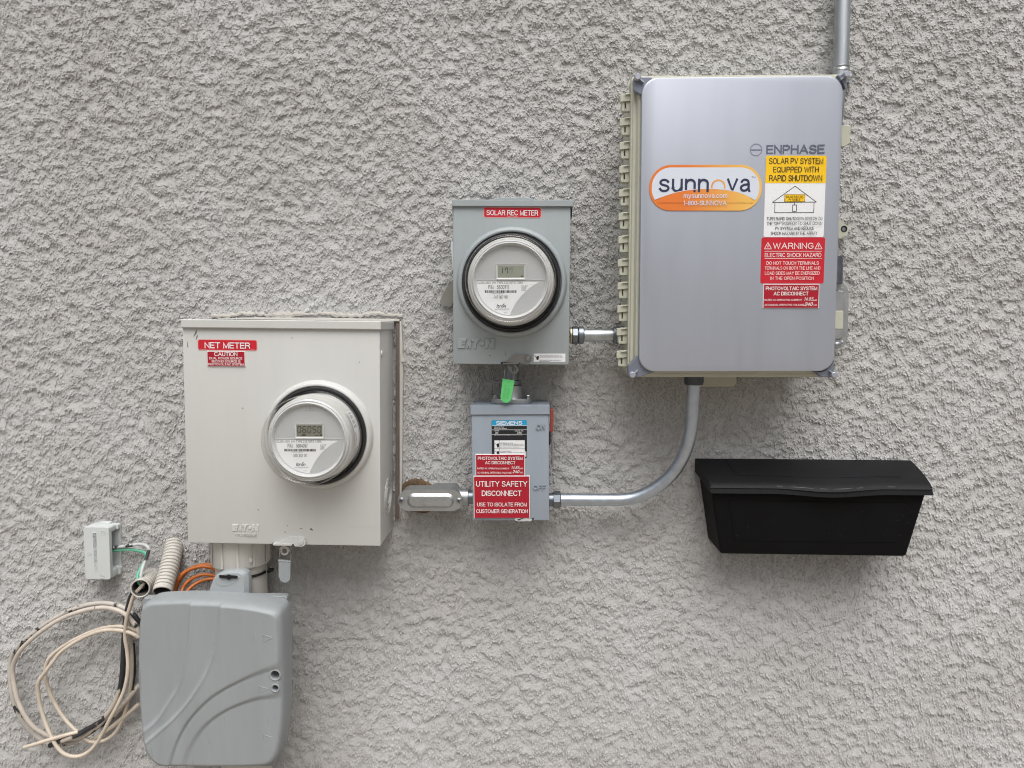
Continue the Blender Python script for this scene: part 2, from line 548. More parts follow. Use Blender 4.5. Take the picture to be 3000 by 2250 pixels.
LCDD = mat('lcd_dark_glass', '#77786c', .22, var=.03)
SEG = mat('lcd_segment', '#23282a', .4, var=0)
SEGF = mat('lcd_faded_segment', '#5a625c', .4, var=0)
SEGG = mat('lcd_ghost_segment', '#7d847a', .4, var=0)
FACE = mat('meter_face_plastic', '#b0b3b5', .5, var=.015)
FACEL = mat('meter_light_plastic', '#c6c8c9', .45, var=.02)
BODYG = mat('meter_body_plastic', '#b7b8b5', .5, var=.04)
PAPER = mat('paper_label', '#e0e2e5', .55, var=.02)
LIDS = mat('silver_cover_paint', '#abb0bb', .44, .64, var=.022, scale=9, stretch=(4, 4, .4), bump=.02, bscale=900)
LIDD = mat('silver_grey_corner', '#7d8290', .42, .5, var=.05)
BEIGE = mat('beige_fibreglass', '#b3b4a5', .5, var=.04, scale=18, bump=.05)
BLACKP = mat('black_plastic', '#08080a', .6, var=.25, scale=18, bump=.12, bscale=900, spec=.14)
BLACKL = mat('dusty_black_plastic', '#121215', .55, var=.15, scale=26, bump=.12, bscale=900, spec=.22, patch=('#18181b', .57, 190))
GREYP = mat('grey_plastic', '#8d9295', .48, var=.05, scale=12, stretch=(3, 3, .5), bump=.08, bscale=900, patch=('#858a8c', .66, 30))
BOND = mat('pale_grey_plastic', '#c1c6c6', .5, var=.03, scale=20, bump=.06)
CORR = mat('painted_corrugated_plastic', '#bbb8b2', .6, var=.08, scale=60, bump=.15, patch=('#cfc9be', .68, 60))
ORANGE = mat('orange_plastic', '#b8662a', .42, var=.14, scale=40)
CABLE = mat('cream_cable', '#bab2a8', .5, var=.14, scale=30, patch=('#2a2928', .62, 30))
CABLEC = mat('clean_cream_cable', '#c2b7a8', .48, var=.12, scale=30, patch=('#6b6053', .72, 60))
CABLEG = mat('grey_painted_cable', '#b0aba4', .55, var=.12, scale=25, patch=('#2c2d31', .54, 20))
CABLEB = mat('black_cable_with_paint', '#27282c', .5, var=.25, scale=40, patch=('#b3aba0', .56, 16))
WIREG = mat('green_wire_paint', '#5fa98c', .5, var=.12, scale=60, patch=('#b9c4c0', .58, 40))
WIREW = mat('white_and_black_wire', '#b3b6b7', .5, var=.1, scale=60, patch=('#35343a', .50, 26))
GREENS = mat('green_seal_plastic', '#62c775', .4, var=.03)
GREYS = mat('grey_seal_plastic', '#8f9598', .42, var=.05)
FOAM = mat('brown_foam', '#62503c', .85, var=.35, scale=60, bump=.9, bscale=220)
WOOD = mat('weathered_wood', '#6a6058', .8, var=.3, scale=30, stretch=(8, 8, .6), bump=.4)
HRED = mat('red_orange_handle', '#96463a', .4, var=.08, scale=40)
SHEET = mat('dull_grey_sheet', '#85857d', .5, .3, var=.08, scale=40)
SPRAYW = mat('white_paper', '#d8dbe0', .6, var=.02)
GHOST = mat('faint_lid_print', '#8d92a3', .4, .6, var=0)
EDGE = mat('dark_print_grey', '#5a6070', .45, var=0)
SCUFF = mat('chipped_paint', '#6b6a66', .7, var=.2)

def gradient(name, c0, c1, axis, lo, hi):
    m = mat(name, c0, .4, var=0)
    t = m.node_tree
    tc = t.nodes.new('ShaderNodeTexCoord')
    sp = t.nodes.new('ShaderNodeSeparateXYZ')
    mr = t.nodes.new('ShaderNodeMapRange')
    mr.inputs['From Min'].default_value = lo; mr.inputs['From Max'].default_value = hi
    r = t.nodes.new('ShaderNodeValToRGB')
    r.color_ramp.elements[0].color = lin(c0) + (1,)
    r.color_ramp.elements[1].color = lin(c1) + (1,)
    t.links.new(tc.outputs['Object'], sp.inputs[0])
    t.links.new(sp.outputs[axis], mr.inputs[0])
    t.links.new(mr.outputs[0], r.inputs[0])
    t.links.new(r.outputs[0], t.nodes['Principled BSDF'].inputs['Base Color'])
    return m

# ------------------------------------------------------------------ the wall and the ground
def noise(rng, nz, nx, step, lo, hi, ax=1.0, az=1.0, slope=0.0):
    """band-limited random field, wavelengths lo..hi metres"""
    kx = np.fft.rfftfreq(nx, step)[None, :] * ax
    kz = np.fft.fftfreq(nz, step)[:, None] * az
    k = np.sqrt(kx * kx + kz * kz)
    k[0, 0] = 1e9
    band = np.exp(-np.clip(k * lo, 0, 60) ** 2 * .5) * np.exp(-1.0 / np.clip(k * hi, 1e-6, None) ** 2 * .5) * (k ** -slope)
    sp = (rng.standard_normal(k.shape) + 1j * rng.standard_normal(k.shape)) * band
    a = np.fft.irfft2(sp, s=(nz, nx)).astype(np.float32)
    return a / a.std()

def sstep(a, lo, hi):
    t = np.clip((a - lo) / (hi - lo), 0, 1)
    return t * t * (3 - 2 * t)

def axis_coords(a, b, step, far_a, far_b):
    core = list(np.arange(a, b, step))
    left, x, s = [], a, step
    while x > far_a:
        s = min(s * 1.12, .006); x -= s; left.append(x)
    right, x, s = [], core[-1], step
    while x < far_b:
        s = min(s * 1.12, .006); x += s; right.append(x)
    return np.array(left[::-1] + core + right, dtype=np.float32)

def build_wall():
    step = .0011
    xs = axis_coords(-1.20, 1.10, step, -2.6, 2.6)
    zs = axis_coords(.47, 2.12, step, 0.0, 3.0)
    # the relief is made once on a regular tile; the coarser outer wall samples the same tile
    nx, nz = int(round(2.30 / step)), int(round(1.65 / step))
    rng = np.random.default_rng(11)
    N = lambda *a, **k: noise(rng, nz, nx, step, *a, **k)
    big = N(.030, .12)
    mid = N(.0080, .050, ax=.66, az=1.2, slope=.35)
    mid2 = N(.0052, .020, ax=.72, az=1.15)
    rag = N(.0022, .0085, ax=.85, az=1.1)
    rag2 = N(.0022, .0065)
    fine = N(.0012, .0034, ax=.55, az=1.3)
    region = sstep(N(.035, .16), -1.0, 1.0)          # rougher and calmer areas
    n1 = mid + .20 * rag + .55 * big + .30 * mid2
    n2 = mid2 + .26 * rag + .5 * big
    n3 = rag2 + .7 * mid2 + .15 * fine
    h = .0011 * sstep(n1, -.70, -.65) + .0016 * sstep(n1, .42, .46)
    h += .0014 * sstep(n2, 1.05 - 1.3 * (region - .5), 1.10 - 1.3 * (region - .5))
    h += .0013 * sstep(n3, 2.35 - 1.2 * region, 2.45 - 1.2 * region)
    calm = sstep(N(.022, .11, ax=.8) + .25 * rag, .65, 1.3)     # rubbed, nearly flat patches
    h *= 1 - .75 * calm
    # each trowelled flake feathers out upwards and ends in a sharp lip below
    ramp = h.copy()
    for r in range(1, nz):
        np.maximum(ramp[r], ramp[r - 1] - .28 * step, out=ramp[r])
    for _ in range(3):
        c = np.cumsum(np.pad(ramp, ((0, 0), (5, 4)), mode='edge'), 1)
        ramp = (c[:, 9:] - np.pad(c[:, :-9], ((0, 0), (0, 0)))[:, :nx]) / 9
    h = np.maximum(h, ramp - .0006)
    h += .00003 * rag + .00006 * fine + .0003 * big + .00006 * mid
    pit = sstep(N(.0018, .0055, ax=.7) + .4 * rag, 1.75, 2.0)   # small air holes
    h -= .0018 * pit
    ix = np.mod(np.round((xs + 1.20) / step).astype(int), nx)
    iz = np.mod(np.round((zs - .47) / step).astype(int), nz)
    sel = np.ix_(iz, ix)
    h, mid, rag, fine = h[sel], mid[sel], rag[sel], fine[sel]
    nx, nz = len(xs), len(zs)
    X, Zg = np.meshgrid(xs, zs)
    # trowelled-smooth mortar round the recessed meter box and in a few rubbed spots
    def px(x, y):
        q = P(x, y, 0); return q.x, q.z
    def smooth_rect(x0, y0, x1, y1, soft, amt):
        nonlocal h
        ax_, az_ = px(x0, y0); bx_, bz_ = px(x1, y1)
        dx = np.maximum(np.maximum(ax_ - X, X - bx_), 0) + .006 * mid
        dz = np.maximum(np.maximum(bz_ - Zg, Zg - az_), 0) + .006 * mid
        m = np.exp(-((np.maximum(dx, 0) / soft) ** 2 + (np.maximum(dz, 0) / soft) ** 2)) * amt
        h = h * (1 - m) + m * (.0011 + .00012 * rag + .00008 * fine)
    smooth_rect(600, 896, 1190, 930, .008, .85)
    smooth_rect(1172, 930, 1198, 1540, .006, .8)
    smooth_rect(440, 1600, 470, 1660, .015, .55)
    h = np.maximum(h, -.0022)
    k = .75
    Zs = Zg - k * h                                # sagging lower lips
    Y = -h
    co = np.stack([X, Y, Zs], -1).reshape(-1, 3).astype(np.float32)
    i = np.arange(nz * nx, dtype=np.int32).reshape(nz, nx)
    q = np.stack([i[:-1, :-1], i[:-1, 1:], i[1:, 1:], i[1:, :-1]], -1).reshape(-1, 4)
    nv = len(co)
    x0, x1, z0, z1 = float(xs[0]), float(xs[-1]), float(zs[0]) - .01, float(zs[-1])
    ex = np.array([(x, y, z) for y in (.006, .24) for z in (z0, z1) for x in (x0, x1)], dtype=np.float32)
    bq = np.array([(0, 1, 3, 2), (4, 6, 7, 5), (0, 4, 5, 1), (2, 3, 7, 6), (0, 2, 6, 4), (1, 5, 7, 3)], dtype=np.int32) + nv
    co = np.concatenate([co, ex]); q = np.concatenate([q, bq])
    me = bpy.data.meshes.new('stucco_wall')
    me.vertices.add(len(co)); me.vertices.foreach_set('co', co.ravel())
    me.loops.add(q.size); me.loops.foreach_set('vertex_index', q.ravel())
    me.polygons.add(len(q)); me.polygons.foreach_set('loop_start', np.arange(0, q.size, 4, dtype=np.int32))
    me.update(calc_edges=True)
    me.shade_flat()
    m = mat('stucco', '#b9b3aa', .9, var=0, spec=.2)
    t = m.node_tree
    b = t.nodes['Principled BSDF']
    tc = t.nodes.new('ShaderNodeTexCoord')
    def nz_(scale, det, rough=.6):
        n = t.nodes.new('ShaderNodeTexNoise'); n.inputs['Scale'].default_value = scale
        n.inputs['Detail'].default_value = det; n.inputs['Roughness'].default_value = rough
        t.links.new(tc.outputs['Object'], n.inputs['Vector']); return n
    n1, n2, n3 = nz_(3.0, 6), nz_(240, 5, .7), nz_(700, 4, .7)
    r1 = t.nodes.new('ShaderNodeValToRGB')
    r1.color_ramp.elements[0].position, r1.color_ramp.elements[1].position = .3, .7
    r1.color_ramp.elements[0].color = lin('#a8a7a5') + (1,)
    r1.color_ramp.elements[1].color = lin('#b8b8b8') + (1,)
    t.links.new(n1.outputs[0], r1.inputs[0])
    r2 = t.nodes.new('ShaderNodeValToRGB')
    r2.color_ramp.elements[0].position, r2.color_ramp.elements[1].position = .28, .72
    r2.color_ramp.elements[0].color = (.91, .91, .91, 1)
    r2.color_ramp.elements[1].color = (1.07, 1.07, 1.07, 1)
    t.links.new(n2.outputs[0], r2.inputs[0])
    mx = t.nodes.new('ShaderNodeMix'); mx.data_type = 'RGBA'; mx.blend_type = 'MULTIPLY'
    mx.inputs['Factor'].default_value = 1
    t.links.new(r1.outputs[0], mx.inputs['A']); t.links.new(r2.outputs[0], mx.inputs['B'])
    t.links.new(mx.outputs['Result'], b.inputs['Base Color'])
    bp = t.nodes.new('ShaderNodeBump'); bp.inputs['Strength'].default_value = .35; bp.inputs['Distance'].default_value = .0012
    t.links.new(n3.outputs[0], bp.inputs['Height']); t.links.new(bp.outputs[0], b.inputs['Normal'])
    me.materials.append(m)
    o = bpy.data.objects.new('stucco_wall', me)
    COL.objects.link(o)
    tag(o, 'rough grey beige stucco wall that carries all the boxes and pipes', 'wall')

build_wall()
g = MB()
g.add([(-20, -25, 0), (20, -25, 0), (20, 25, 0), (-20, 25, 0)], [(0, 1, 2, 3)])
go = g.obj('ground', mat('gravel_ground', '#8f877c', .95, var=.35, scale=40, bump=.8, bscale=60))
go['kind'] = 'structure'

# ------------------------------------------------------------------ zoom windows I measured in (origin x, y, scale)
zNet = Z(500, 880, 2.0227); zRec = Z(1250, 550, 2.552); zSie = Z(1150, 1150, 3.687); zEnc = Z(1780, 180, 1.7467)
zBox = Z(2000, 1300, 2.836); zLow = Z(0, 1480, 2.1547); zBr = Z(350, 1550, 4.424); zLab = Z(2180, 400, 3.192)
zSun = Z(1880, 460, 5.978); zHin = Z(1800, 200, 3.32); zLat = Z(2380, 700, 3.857); zBot = Z(1780, 900, 5.529)
zS7 = Z(1380, 1200, 4.879); zM = Z(1340, 660, 5.184); zN = Z(760, 1100, 4.879); zCap = Z(520, 920, 3.0722)
zNM = Z(560, 980, 10.05); zLk = Z(640, 1500, 3.95); zR5 = Z(1320, 960, 5.821); zBond = Z(200, 1500, 5.925)
zDem = Z(400, 1700, 3.017); zElb = Z(1590, 1100, 3.95); zHan = Z(1570, 1160, 6.917); zLeft = Z(1280, 660, 6.375)
zTop = Z(2380, 0, 6.381); zFl = Z(1040, 900, 2.5136); zCab = Z(0, 1700, 3.0159); zOr = Z(360, 1640, 7.9)

def bx(z, x0, y0, x1, y1):
    a, b = z(x0, y0), z(x1, y1)
    return (a[0], a[1], b[0], b[1])

def corners(F, x0, y0, x1, y1, w):
    """frame-aligned rectangle of photograph-pixel box"""
    l, r = F.uv((x0, (y0 + y1) / 2), w), F.uv((x1, (y0 + y1) / 2), w)
    t, b = F.uv(((x0 + x1) / 2, y0), w), F.uv(((x0 + x1) / 2, y1), w)
    return l[0], r[0], b[1], t[1]

def lines_of(mb, F, z, rows, w, **k):
    for txt, x0, y0, x1, y1 in rows:
        mb.text(F, txt, bx(z, x0, y0, x1, y1), w, **k)

EAT = [[(120, 175), (278, 178), (266, 232), (192, 237), (190, 251), (262, 251), (254, 287), (188, 290), (188, 304), (252, 306), (240, 354), (120, 352)],
       [(274, 355), (334, 178), (350, 178), (350, 355), (320, 355), (320, 318), (304, 318), (292, 355)],
       [(356, 178), (520, 180), (486, 210), (462, 240), (448, 272), (440, 300), (440, 357), (404, 357), (404, 232), (356, 232)],
       [(540 + 40 * math.cos(a * math.pi / 10), 270 + 40 * math.sin(a * math.pi / 10)) for a in range(20)],
       [(590, 180), (650, 180), (696, 282), (700, 184), (762, 184), (754, 361), (690, 360), (640, 262), (634, 358), (584, 358)]]

def emboss_mark(mb, F, x0, y0, x1, y1, w, hgt):
    """the raised five-letter maker's mark, filling the pixel box"""
    for poly in EAT:
        pts = [(x0 + (p[0] - 118) / 646 * (x1 - x0), y0 + (p[1] - 174) / 188 * (y1 - y0)) for p in poly]
        uv = [F.uv(p, w) for p in pts]
        c = (sum(p[0] for p in uv) / len(uv), sum(p[1] for p in uv) / len(uv))
        top = [(c[0] + (p[0] - c[0]) * .96, c[1] + (p[1] - c[1]) * .93) for p in uv]
        mb.prism(F, uv, w - .0005, w + hgt, top)

def chips(mb, F, pts, w):
    for x, y, a, b, rot in pts:
        c = F.uv((x, y), w)
        s = DIST / FPX
        poly = []
        for k in range(9):
            t = 2 * math.pi * k / 9
            q = 1 + .25 * math.sin(3 * t + x)
            px_, py_ = a * s * q * math.cos(t), b * s * q * math.sin(t)
            cr, sr = math.cos(math.radians(rot)), math.sin(math.radians(rot))
            poly.append((c[0] + px_ * cr - py_ * sr, c[1] + px_ * sr + py_ * cr))
        mb.face(F, poly, w + .0003)

def sticker(parent, name, F, w, poly_uv, mats, thick=.0005):
    mb = MB()
    mb.use(0).prism(F, poly_uv, w, w + thick)
    return mb

def ring_collar(mb, F, c, ro, ri, w0, h):
    mb.lathe(F, c, [(ro, w0 - .0005), (ro * .985, w0 + h * .45), (ro * .96, w0 + h * .85), (ro * .93, w0 + h), (ri * 1.02, w0 + h), (ri, w0 + h * .9), (ri, w0 - .0005)], 96)

SEGS = {'0': 'abcdef', '1': 'bc', '5': 'afgcd', '6': 'afgedc', '7': 'abcf'}
def seven(mb, F, ch, u0, v0, wd, ht, w, t):
    s = .16 * ht
    def X(u, v): return (u0 + u * wd + s * (v - .5) * .35, v0 + v * ht)
    e = .06
    L = {'a': ((e, 1), (1 - e, 1)), 'd': ((e, 0), (1 - e, 0)), 'g': ((e, .5), (1 - e, .5)), 'f': ((0, .5 + e), (0, 1 - e)),
         'b': ((1, .5 + e), (1, 1 - e)), 'e': ((0, e), (0, .5 - e)), 'c': ((1, e), (1, .5 - e))}
    for k in SEGS[ch]:
        a, b = L[k]
        mb.line(F, X(*a), X(*b), t, w)

def meter(label, ringpx, d, face_ctr, serial, number, lcd, dark):
    """plug-in electricity meter: ring, clear cover, round face with printed plate and display"""
    F = flat(ringpx[0], ringpx[1], d)
    R = ringpx[2] * (DIST - d) / FPX
    root = thing('electricity_meter', label, 'electricity meter', F.at(0, 0, 0), 'electricity meters')
    c = (0, 0)
    mb = MB()
    mb.lathe(F, c, [(R * .90, -.01), (R * .99, -.01), (R, -.004), (R, .003), (R * .985, .006), (R * .955, .006), (R * .94, .003), (R * .90, .003)], 96)
    mb.obj('base_ring', BLACKR, root, smooth=True)
    # black back disc and body
    mb = MB()
    mb.lathe(F, c, [(R * .915, -.004), (R * .9, .0045), (R * .86, .0045), (R * .84, .005), (R * .8, .005)], 96)
    mb.obj('back_plate', BLACKR, root)
    mb = MB()
    rb = R * .88
    mb.lathe(F, c, [(rb, .004), (rb, .012), (rb * .985, .0125), (rb * .97, .046), (rb * .955, .0495), (rb * .93, .0505), (rb * .88, .0505)], 96)
    mb.obj('meter_body', BODYG, root)
    # clear cover
    mb = MB()
    mb.lathe(F, c, [(R * .94, .003), (R * .94, .008), (R * .93, .0115), (R * .918, .014), (R * .912, .03), (R * .897, .055), (R * .888, .066), (R * .886, .0675), (R * .884, .070), (R * .872, .0745),
                    (R * .850, .0785), (R * .822, .0800), (R * .80, .0792), (R * .79, .0755), (R * .784, .0755), (R * .778, .0775), (R * .77, .0775), (R * .762, .0735), (R * .60, .0725), (R * .3, .0725), (.0005, .0725)], 96)
    mb.obj('clear_cover', GLASS, root, angle=60)
    # face
    u = R * 96.5 / 141.7 / 500          # one unit of the face drawing
    fw = .051
    def L(x, y): return ((x - 808) * u, -(y - 845) * u)
    def B(x0, y0, x1, y1):
        a, b = L(x0, y1), L(x1, y0); return (a[0], a[1], b[0], b[1])
    mb = MB()
    r1 = 508 * u
    mb.lathe(F, c, [(R * .805, .045), (R * .805, .052), (R * .79, .0545), (R * .775, .0555), (R * .765, .0545), (R * .755, .0545), (R * .75, .0575), (R * .735, .059), (r1 * 1.06, .059), (r1 * 1.03, .0565), (r1, fw), (r1 * .5, fw), (.0004, fw)], 96)
    # bezel of the display
    a = B(598, 606, 1026, 826); b_ = B(621, 634, 1002, 801)
    for poly in (((a[0], a[1]), (a[2], a[1]), (b_[2], b_[1]), (b_[0], b_[1])), ((a[2], a[1]), (a[2], a[3]), (b_[2], b_[3]), (b_[2], b_[1])),
                 ((a[2], a[3]), (a[0], a[3]), (b_[0], b_[3]), (b_[2], b_[3])), ((a[0], a[3]), (a[0], a[1]), (b_[0], b_[1]), (b_[0], b_[3]))):
        vs = [F.at(poly[0][0], poly[0][1], fw + .0022), F.at(poly[1][0], poly[1][1], fw + .0022), F.at(poly[2][0], poly[2][1], fw + .0006), F.at(poly[3][0], poly[3][1], fw + .0006)]
        mb.add(vs, [(0, 1, 2, 3)])
        vs2 = [F.at(poly[0][0], poly[0][1], fw), F.at(poly[1][0], poly[1][1], fw)]
        mb.add([vs2[0], vs2[1], vs[1], vs[0]], [(0, 1, 2, 3)])
    q0, q1 = L(306, 838), L(1304, 830)
    mb.box(F, q0[0], q1[0], q0[1], q1[1], fw, fw + .0008)
    mb.text(F, 'CENTRON', B(716, 366, 910, 412), fw + .0001, px=False, ext=.0009)
    face = mb.obj('faceplate', FACEL, root)
    # upper and lower field of the face in the duller grey
    mb = MB()
    rr = 497 * u
    mb.face(F, circ(0, 0, rr, 72), fw + .0002)
    mb.obj('face_field', FACE, face)
    mb = MB()
    e = B(621, 634, 1002, 801)
    mb.use(0).box(F, e[0], e[2], e[1], e[3], fw - .001, fw + .0006)
    if dark:
        for i, ch in enumerate(lcd):
            x = 556 + i * 71
            q = B(*[(x - 536) / (903 - 536) * 381 + 621, 650, (x + 42 - 536) / (903 - 536) * 381 + 621, 744])
            mb.use(1); seven(mb, F, ch, q[0], q[1], q[2] - q[0], q[3] - q[1], fw + .0009, 12 * u)
        mb.use(1)
        for x0, y0, x1, y1 in ((700, 765, 755, 788), (885, 775, 945, 783), (962, 765, 992, 788)):
            q = B(x0, y0, x1, y1); mb.face(F, rrect(q[0], q[2], q[1], q[3], 4 * u), fw + .0009)
    else:
        for i, ch in enumerate(lcd):
            q = B(668 + i * 64, 662, 702 + i * 64, 740)
            if i == 0: q = B(655, 662, 690, 740)
            mb.use([1, 1, 2, 3][i]); seven(mb, F, ch, q[0], q[1], q[2] - q[0], q[3] - q[1], fw + .0009, [11, 11, 8, 6][i] * u)
        mb.use(1)
        for x0, y0, x1, y1 in ((957, 770, 973, 788), (977, 770, 992, 788)):
            q = B(x0, y0, x1, y1); mb.face(F, rrect(q[0], q[2], q[1], q[3], 1 * u), fw + .0009)
    mb.obj('display', [LCDD if dark else LCD, SEG, SEGF, SEGG], face, smooth=False)
    # printed plate
    mb = MB()
    poly = [L(312, 852), L(1228, 862), L(1140, 908), L(1085, 950), L(1020, 1006), L(965, 1062), L(920, 1118), L(880, 1176), L(845, 1238), L(818, 1290), L(799, 1338)]
    a0 = math.degrees(math.atan2(-(1338 - 845), 799 - 808)) % 360
    a1 = math.degrees(math.atan2(-(852 - 845), 312 - 808)) % 360
    for k in range(1, 24):
        a = math.radians(a0 + (a1 - a0) * k / 24)
        poly.append((494 * u * math.cos(a), 494 * u * math.sin(a)))
    mb.use(0).prism(F, poly, fw, fw + .0006)
    w = fw + .0008
    T = lambda s, x0, y0, x1, y1, **k: mb.text(F, s, B(x0, y0, x1, y1), w, px=False, **k)
    mb.use(2); T('CL200 240V 3W TYPE C1S 30TA 1.0Kh', 322, 857, 985, 889)
    for i, s in enumerate(('CA 0.5', 'FM2S', '60Hz')): T(s, 966, 910 + 29 * i, 1052 - 24 * (i > 0), 932 + 29 * i)
    mb.use(1); T('PNM', 487, 906, 560, 962, bold=.025); T(serial, 612, 906, 780, 962, bold=.02)
    T(number, 564, 1056, 770, 1100)
    rg = random.Random(int(serial))
    x = 437
    while x < 900:
        wd = rg.choice((5, 5, 9, 13)); q = B(x, 981, min(x + wd, 902), 1018); mb.face(F, rrect(q[0], q[2], q[1], q[3], 0), w); x += wd + rg.choice((4, 5, 8))
    mb.use(2); T('*16P' + number.replace(' ', '') + '*', 545, 1023, 712, 1036); T('*', 782, 1023, 790, 1030)
    T('WATTHOUR METER', 575, 1246, 788, 1262); T('4.0V', 712, 1296, 760, 1310)
    mb.use(1); T('Itron', 603, 1184, 742, 1230, bold=.035, shear=.25)
    q = [L(*p) for p in ((690, 1196), (706, 1174), (722, 1174), (700, 1196))]
    mb.face(F, q, w)
    mb.obj('printed_plate', [PAPER, BLK, GREYT], face, smooth=False)
    if dark:   # paper sticker on the side of the body, seen through the cover
        mb = MB()
        mb.lathe(F, c, [(rb + .0006, .016), (rb + .0006, .042)], 12, -12, 37)
        mb.use(1)
        for k in range(16):
            a = 14 + k * 1.35
            if k % 5 != 3: mb.lathe(F, c, [(rb + .0009, .020), (rb + .0009, .038)], 1, a, a + .7)
        mb.use(2); mb.lathe(F, c, [(rb + .0009, .033), (rb + .0009, .038)], 6, -10, 8)
        mb.obj('side_label', [PAPER, GREYT, RED], root, smooth=False)
    return root

# ================================================================== big cream meter box, lower left
DN = .13
NF = Frame((535.6, 941), (1114, 950), (1114.5, 1599), (547, 1592), DN)
net = thing('meter_box', 'large cream metal meter box with two red labels, set into the wall', 'meter box', NF.at(0, -NF.h / 2, -DN), 'metal meter boxes')
W2, H2 = NF.w / 2, NF.h / 2
mb = MB()
mb.box(NF, -W2, W2, -H2, H2, -DN + .004, 0).bev(.003)
emboss_mark(mb, NF, *bx(zLk, 160, 138, 470, 225), 0, .0013)
mb.text(NF, 'TYPE 3R ENCLOSURE', bx(zLk, 190, 252, 440, 278), -.0002, ext=.0009)
a, b, c_, d_ = corners(NF, *bx(zNet, 1052, 1340, 1225, 1430), 0)
for p_, q_ in (((a, d_), (b, d_)), ((a, c_), (a, d_)), ((b, c_), (b, d_))): mb.line(NF, p_, q_, .0007, .0003)
mb.use(1)
chips(mb, NF, [(573, 976, 2.2, 10, -25), (577, 988, 1.6, 7, -20), (912.5, 1551, 5, 2.6, -35), (835, 1559, 2, 1.6, 0), (757, 1493, 2, 1.6, 0), (711, 1196, 1.8, 1.6, 0),
               (1053, 1061, 1.8, 1.2, 0), (882, 1548, 4, 1, 10), (842, 1540, 2.6, 1, 20), (550, 1010, 1.2, 9, 4), (856, 990, 3, .8, -30), (985, 1170, 2, .8, 10)], 0)
mb.obj('housing', [CREAM, SCUFF], net, angle=20)
mb = MB()
ring_collar(mb, NF, NF.uv((934, 1274), 0), 164 * (DIST - DN) / FPX, 146 * (DIST - DN) / FPX, 0, .013)
mb.obj('socket_collar', CREAM, net)
# hood over the top
HF = NF.up(.006)
mb = MB()
u0, u1, v0, v1 = corners(HF, 528, 936, 1116.5, 968, 0)
v1, v0 = HF.uv((528, 934.6))[1] , HF.uv((528, 960))[1]
uL = HF.uv((528, 947))[0]; uR = HF.uv((1116.5, 957))[0]
mb.box(HF, uL, uR, v0, v1, -DN + .002, 0)
mb.obj('hood', CREAM, net, bevel=.002)
# side knockout rings and the screw head on the right flank
SX = Frame.__new__(Frame); SX.d = DN; SX.o = NF.at(W2, 0, -DN / 2); SX.ex = Vector((0, 1, 0)); SX.ez = NF.ez.copy(); SX.n = NF.ex.copy(); SX.w = SX.h = .1
kv = NF.uv((1114, 1478))[1]
mb = MB()
for ro in (.034, .026, .0165):
    mb.lathe(SX, (.004, kv), [(ro, -.0005), (ro, .0012), (ro - .0022, .0012), (ro - .0022, -.0005)], 40)
mb.obj('knockout_rings', CREAM, net)
mb = MB()
mb.lathe(SX, (-.052, NF.uv((1114, 1037))[1]), [(.0065, -.0005), (.006, .002), (.003, .0035), (.0002, .0038)], 20)
mb.obj('side_screw', CREAM, net)
# frame the box is recessed into: thin cream strips and a strip of weathered wood
mb = MB()
WF = flat(1100, 1200, .010)
mb.pp(WF, [zCap(365, 38), zCap(720, 30), zCap(1080, 32), zCap(1998, 45), zCap(1996, 66), zCap(365, 44)], -.012, .002)
mb.obj('top_trim', CREAM2, net, bevel=.0008)
mb = MB()
mb.pp(WF, [zFl(328, 103), zFl(341, 103), zFl(349, 260), zFl(352, 420), zFl(350, 900), zFl(345, 1300), zFl(332, 1570), zFl(328, 1570)], -.012, .001)
mb.obj('side_trim', CREAM2, net, bevel=.0008)
mb = MB()
mb.pp(WF, [zFl(336, 340), zFl(374, 388), zFl(360, 402), zFl(338, 405)], .001, .003)
mb.obj('torn_flap', CREAM2, net)
mb = MB()
mb.pp(WF, [zFl(304, 108), zFl(327, 108), zFl(330, 560), zFl(326, 1560), zFl(296, 1560), zFl(300, 700)], -.010, -.001)
mb.obj('wood_strip', WOOD, net)
# latch
LF = NF.up(.0015)
mb = MB()
mb.use(1).pp(LF, [zLk(622, 360), zLk(880, 366), zLk(880, 384), zLk(622, 382)], -.001, .0006)
mb.use(0).pp(LF, [zLk(680, 362), zLk(805, 287), zLk(955, 287), zLk(998, 306), zLk(1014, 345), zLk(1003, 385), zLk(965, 403), zLk(885, 398), zLk(868, 372)], -.002, .0035)
mb.pp(LF, [zLk(624, 370), zLk(700, 366), zLk(852, 374), zLk(842, 390), zLk(640, 388)], -.006, .007)
c = LF.uv(zLk(957, 350), .0035)
mb.lathe(LF, c, [(.0085, .003), (.008, .0045), (.0055, .0045), (.0045, .006), (.0015, .0065), (.0002, .005)], 24)
TF = flat(*zLk(762, 440), DN - .012)
c = TF.uv(zLk(765, 450))
hole = circ(c[0], c[1], 32 / 3.95 * 1.3 / FPX, 24)
outer = circ(c[0], c[1], 52 / 3.95 * 1.3 / FPX, 24)
outer = [(max(c[0] - .0105, p[0] * 1) if p[1] < c[1] else c[0] + (p[0] - c[0]) * 1.25, p[1] if p[1] < c[1] else c[1] + (p[1] - c[1]) * 1.25) for p in outer]
mb.use(2).band(TF, outer, hole, .001); mb.band(TF, hole, outer, -.001); mb.band(TF, [p for p in outer], outer, 0)
for w_, lst in ((1, outer), (-1, hole)):
    n = len(lst)
    vs = [TF.at(p[0], p[1], -.001) for p in lst] + [TF.at(p[0], p[1], .001) for p in lst]
    mb.add(vs, [(i, (i + 1) % n, n + (i + 1) % n, n + i)[::w_] for i in range(n)])
mb.obj('latch', [CREAM, DARK, CREAM2], net)
